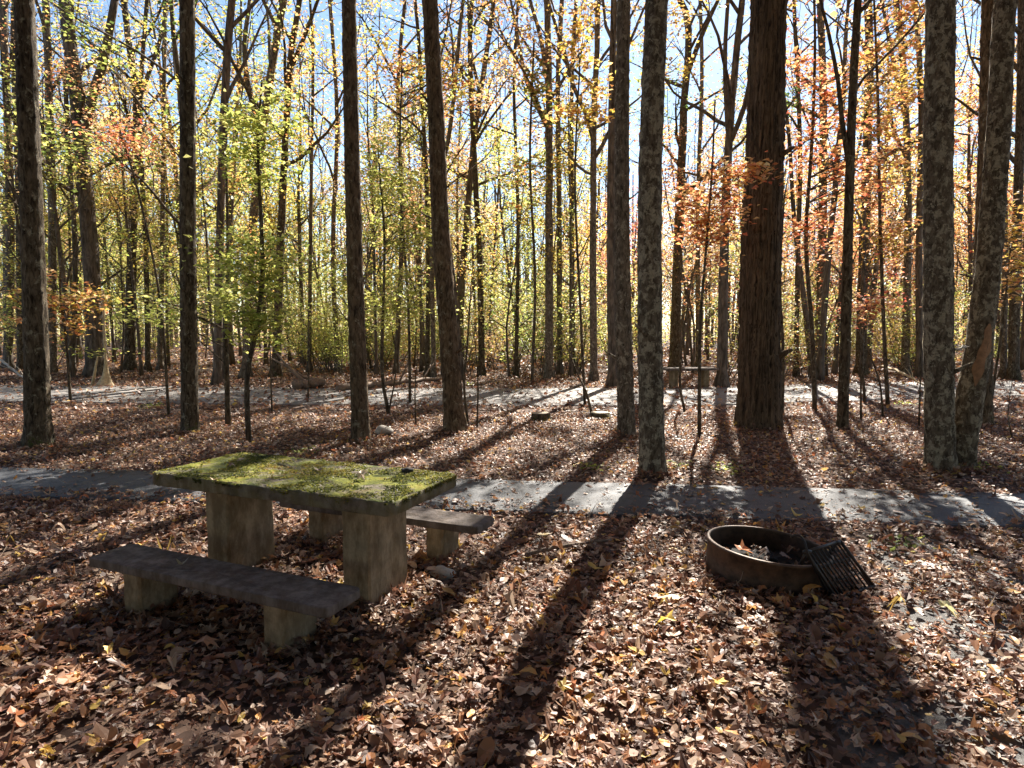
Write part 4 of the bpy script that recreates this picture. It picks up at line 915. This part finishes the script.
for k in range(420):
    d = math.sqrt(q.uniform(2.0 ** 2, 11 ** 2)); x = q.uniform(-1, 1) * (.9 * d + .5)
    if abs(d - path_mid(x)) < PW or math.hypot(x - RC[0], d - RC[1]) < RR + .05: continue
    a = q.uniform(0, 6.28); L = q.uniform(.06, .38); tw.tube(limb(q, (x, d, float(hgt(np.array(x), np.array(d))) + .03 + .03 * q.random()), np.array([math.cos(a), math.sin(a), q.normal(0, .12)]), L, 4, 0, .16), np.linspace(q.uniform(.002, .0055), .0015, 5), 5)
tag(tw.build('fallen_twigs', M['deadwood']), 'thin broken twigs strewn over the leaf bed', kind='stuff')
# low green tufts
mb = MB(); q = np.random.default_rng(12)
for (px, py) in ((677, 468), (728, 470), (980, 470), (905, 405), (300, 455), (470, 385), (905, 548), (590, 470), (150, 408)):
    b = gnd(px, py); n = 60; leaves(mb, q, b + np.abs(q.normal(0, 1, (n, 3))) * [.12, .1, .05] * np.where(q.random((n, 3)) < .5, 1, [-1, -1, 1]), .055, pal(q, ('green', 'yg'), n), .8)
tag(mb.build('ground_cover', M['leaf']), 'small green weeds poking through the fallen leaves', kind='stuff')
# single leaves that lie on things
def one_leaf(loc, size, kind, col, label, seed):
    q = np.random.default_rng(seed); mb = MB(); litter(mb, q, np.zeros(1), np.zeros(1), np.zeros(1), np.array([size]), kind, .25, .5, np.array([col]))
    tag(mb.build('fallen_leaf', M['litter'], loc=loc, smooth=False), label, 'leaf')
one_leaf(gnd(361, 479, .768), .10, 0, (.46, .36, .29), 'pale curled leaf on the mossy table top near its front edge', 1)
one_leaf(gnd(232, 467, .768), .08, 0, (.16, .11, .08), 'dark curled leaf on the mossy table top near its far left', 2)
one_leaf(gnd(277, 455, .768), .08, 2, (.5, .42, .34), 'whitish leaf at the back edge of the mossy table top', 3)
one_leaf(gnd(214, 480, .768), .06, 2, (.3, .2, .12), 'small tan leaf near the left corner of the mossy table top', 11)
one_leaf(gnd(318, 470, .768), .07, 1, (.22, .13, .08), 'brown lobed leaf in the middle of the mossy table top', 12)
one_leaf(gnd(182, 564, .33), .06, 2, (.24, .2, .12), 'small olive leaf standing on the near bench seat', 4)
one_leaf((RC[0] - .12, RC[1] + .12, .13), .15, 0, (.5, .18, .05), 'big orange leaf lying inside the fire ring', 5)
one_leaf((RC[0] + .02, RC[1] + .02, .12), .11, 0, (.22, .15, .12), 'pale brown leaf lying inside the fire ring', 6)
one_leaf((RC[0] + .14, RC[1] - .02, .12), .11, 1, (.24, .14, .09), 'tan lobed leaf inside the fire ring next to the pale one', 7)
one_leaf(gnd(667, 390 + 235, .05), .13, 0, (.62, .42, .05), 'bright yellow leaf on the leaf bed in front of the fire ring', 8)
one_leaf(gnd(945, 617, .05), .13, 0, (.5, .46, .24), 'large pale yellow leaf on the ground right of the grate', 9)
one_leaf(gnd(205, 645, .05), .15, 0, (.45, .26, .17), 'large pinkish-brown leaf in the shade before the near bench', 10)
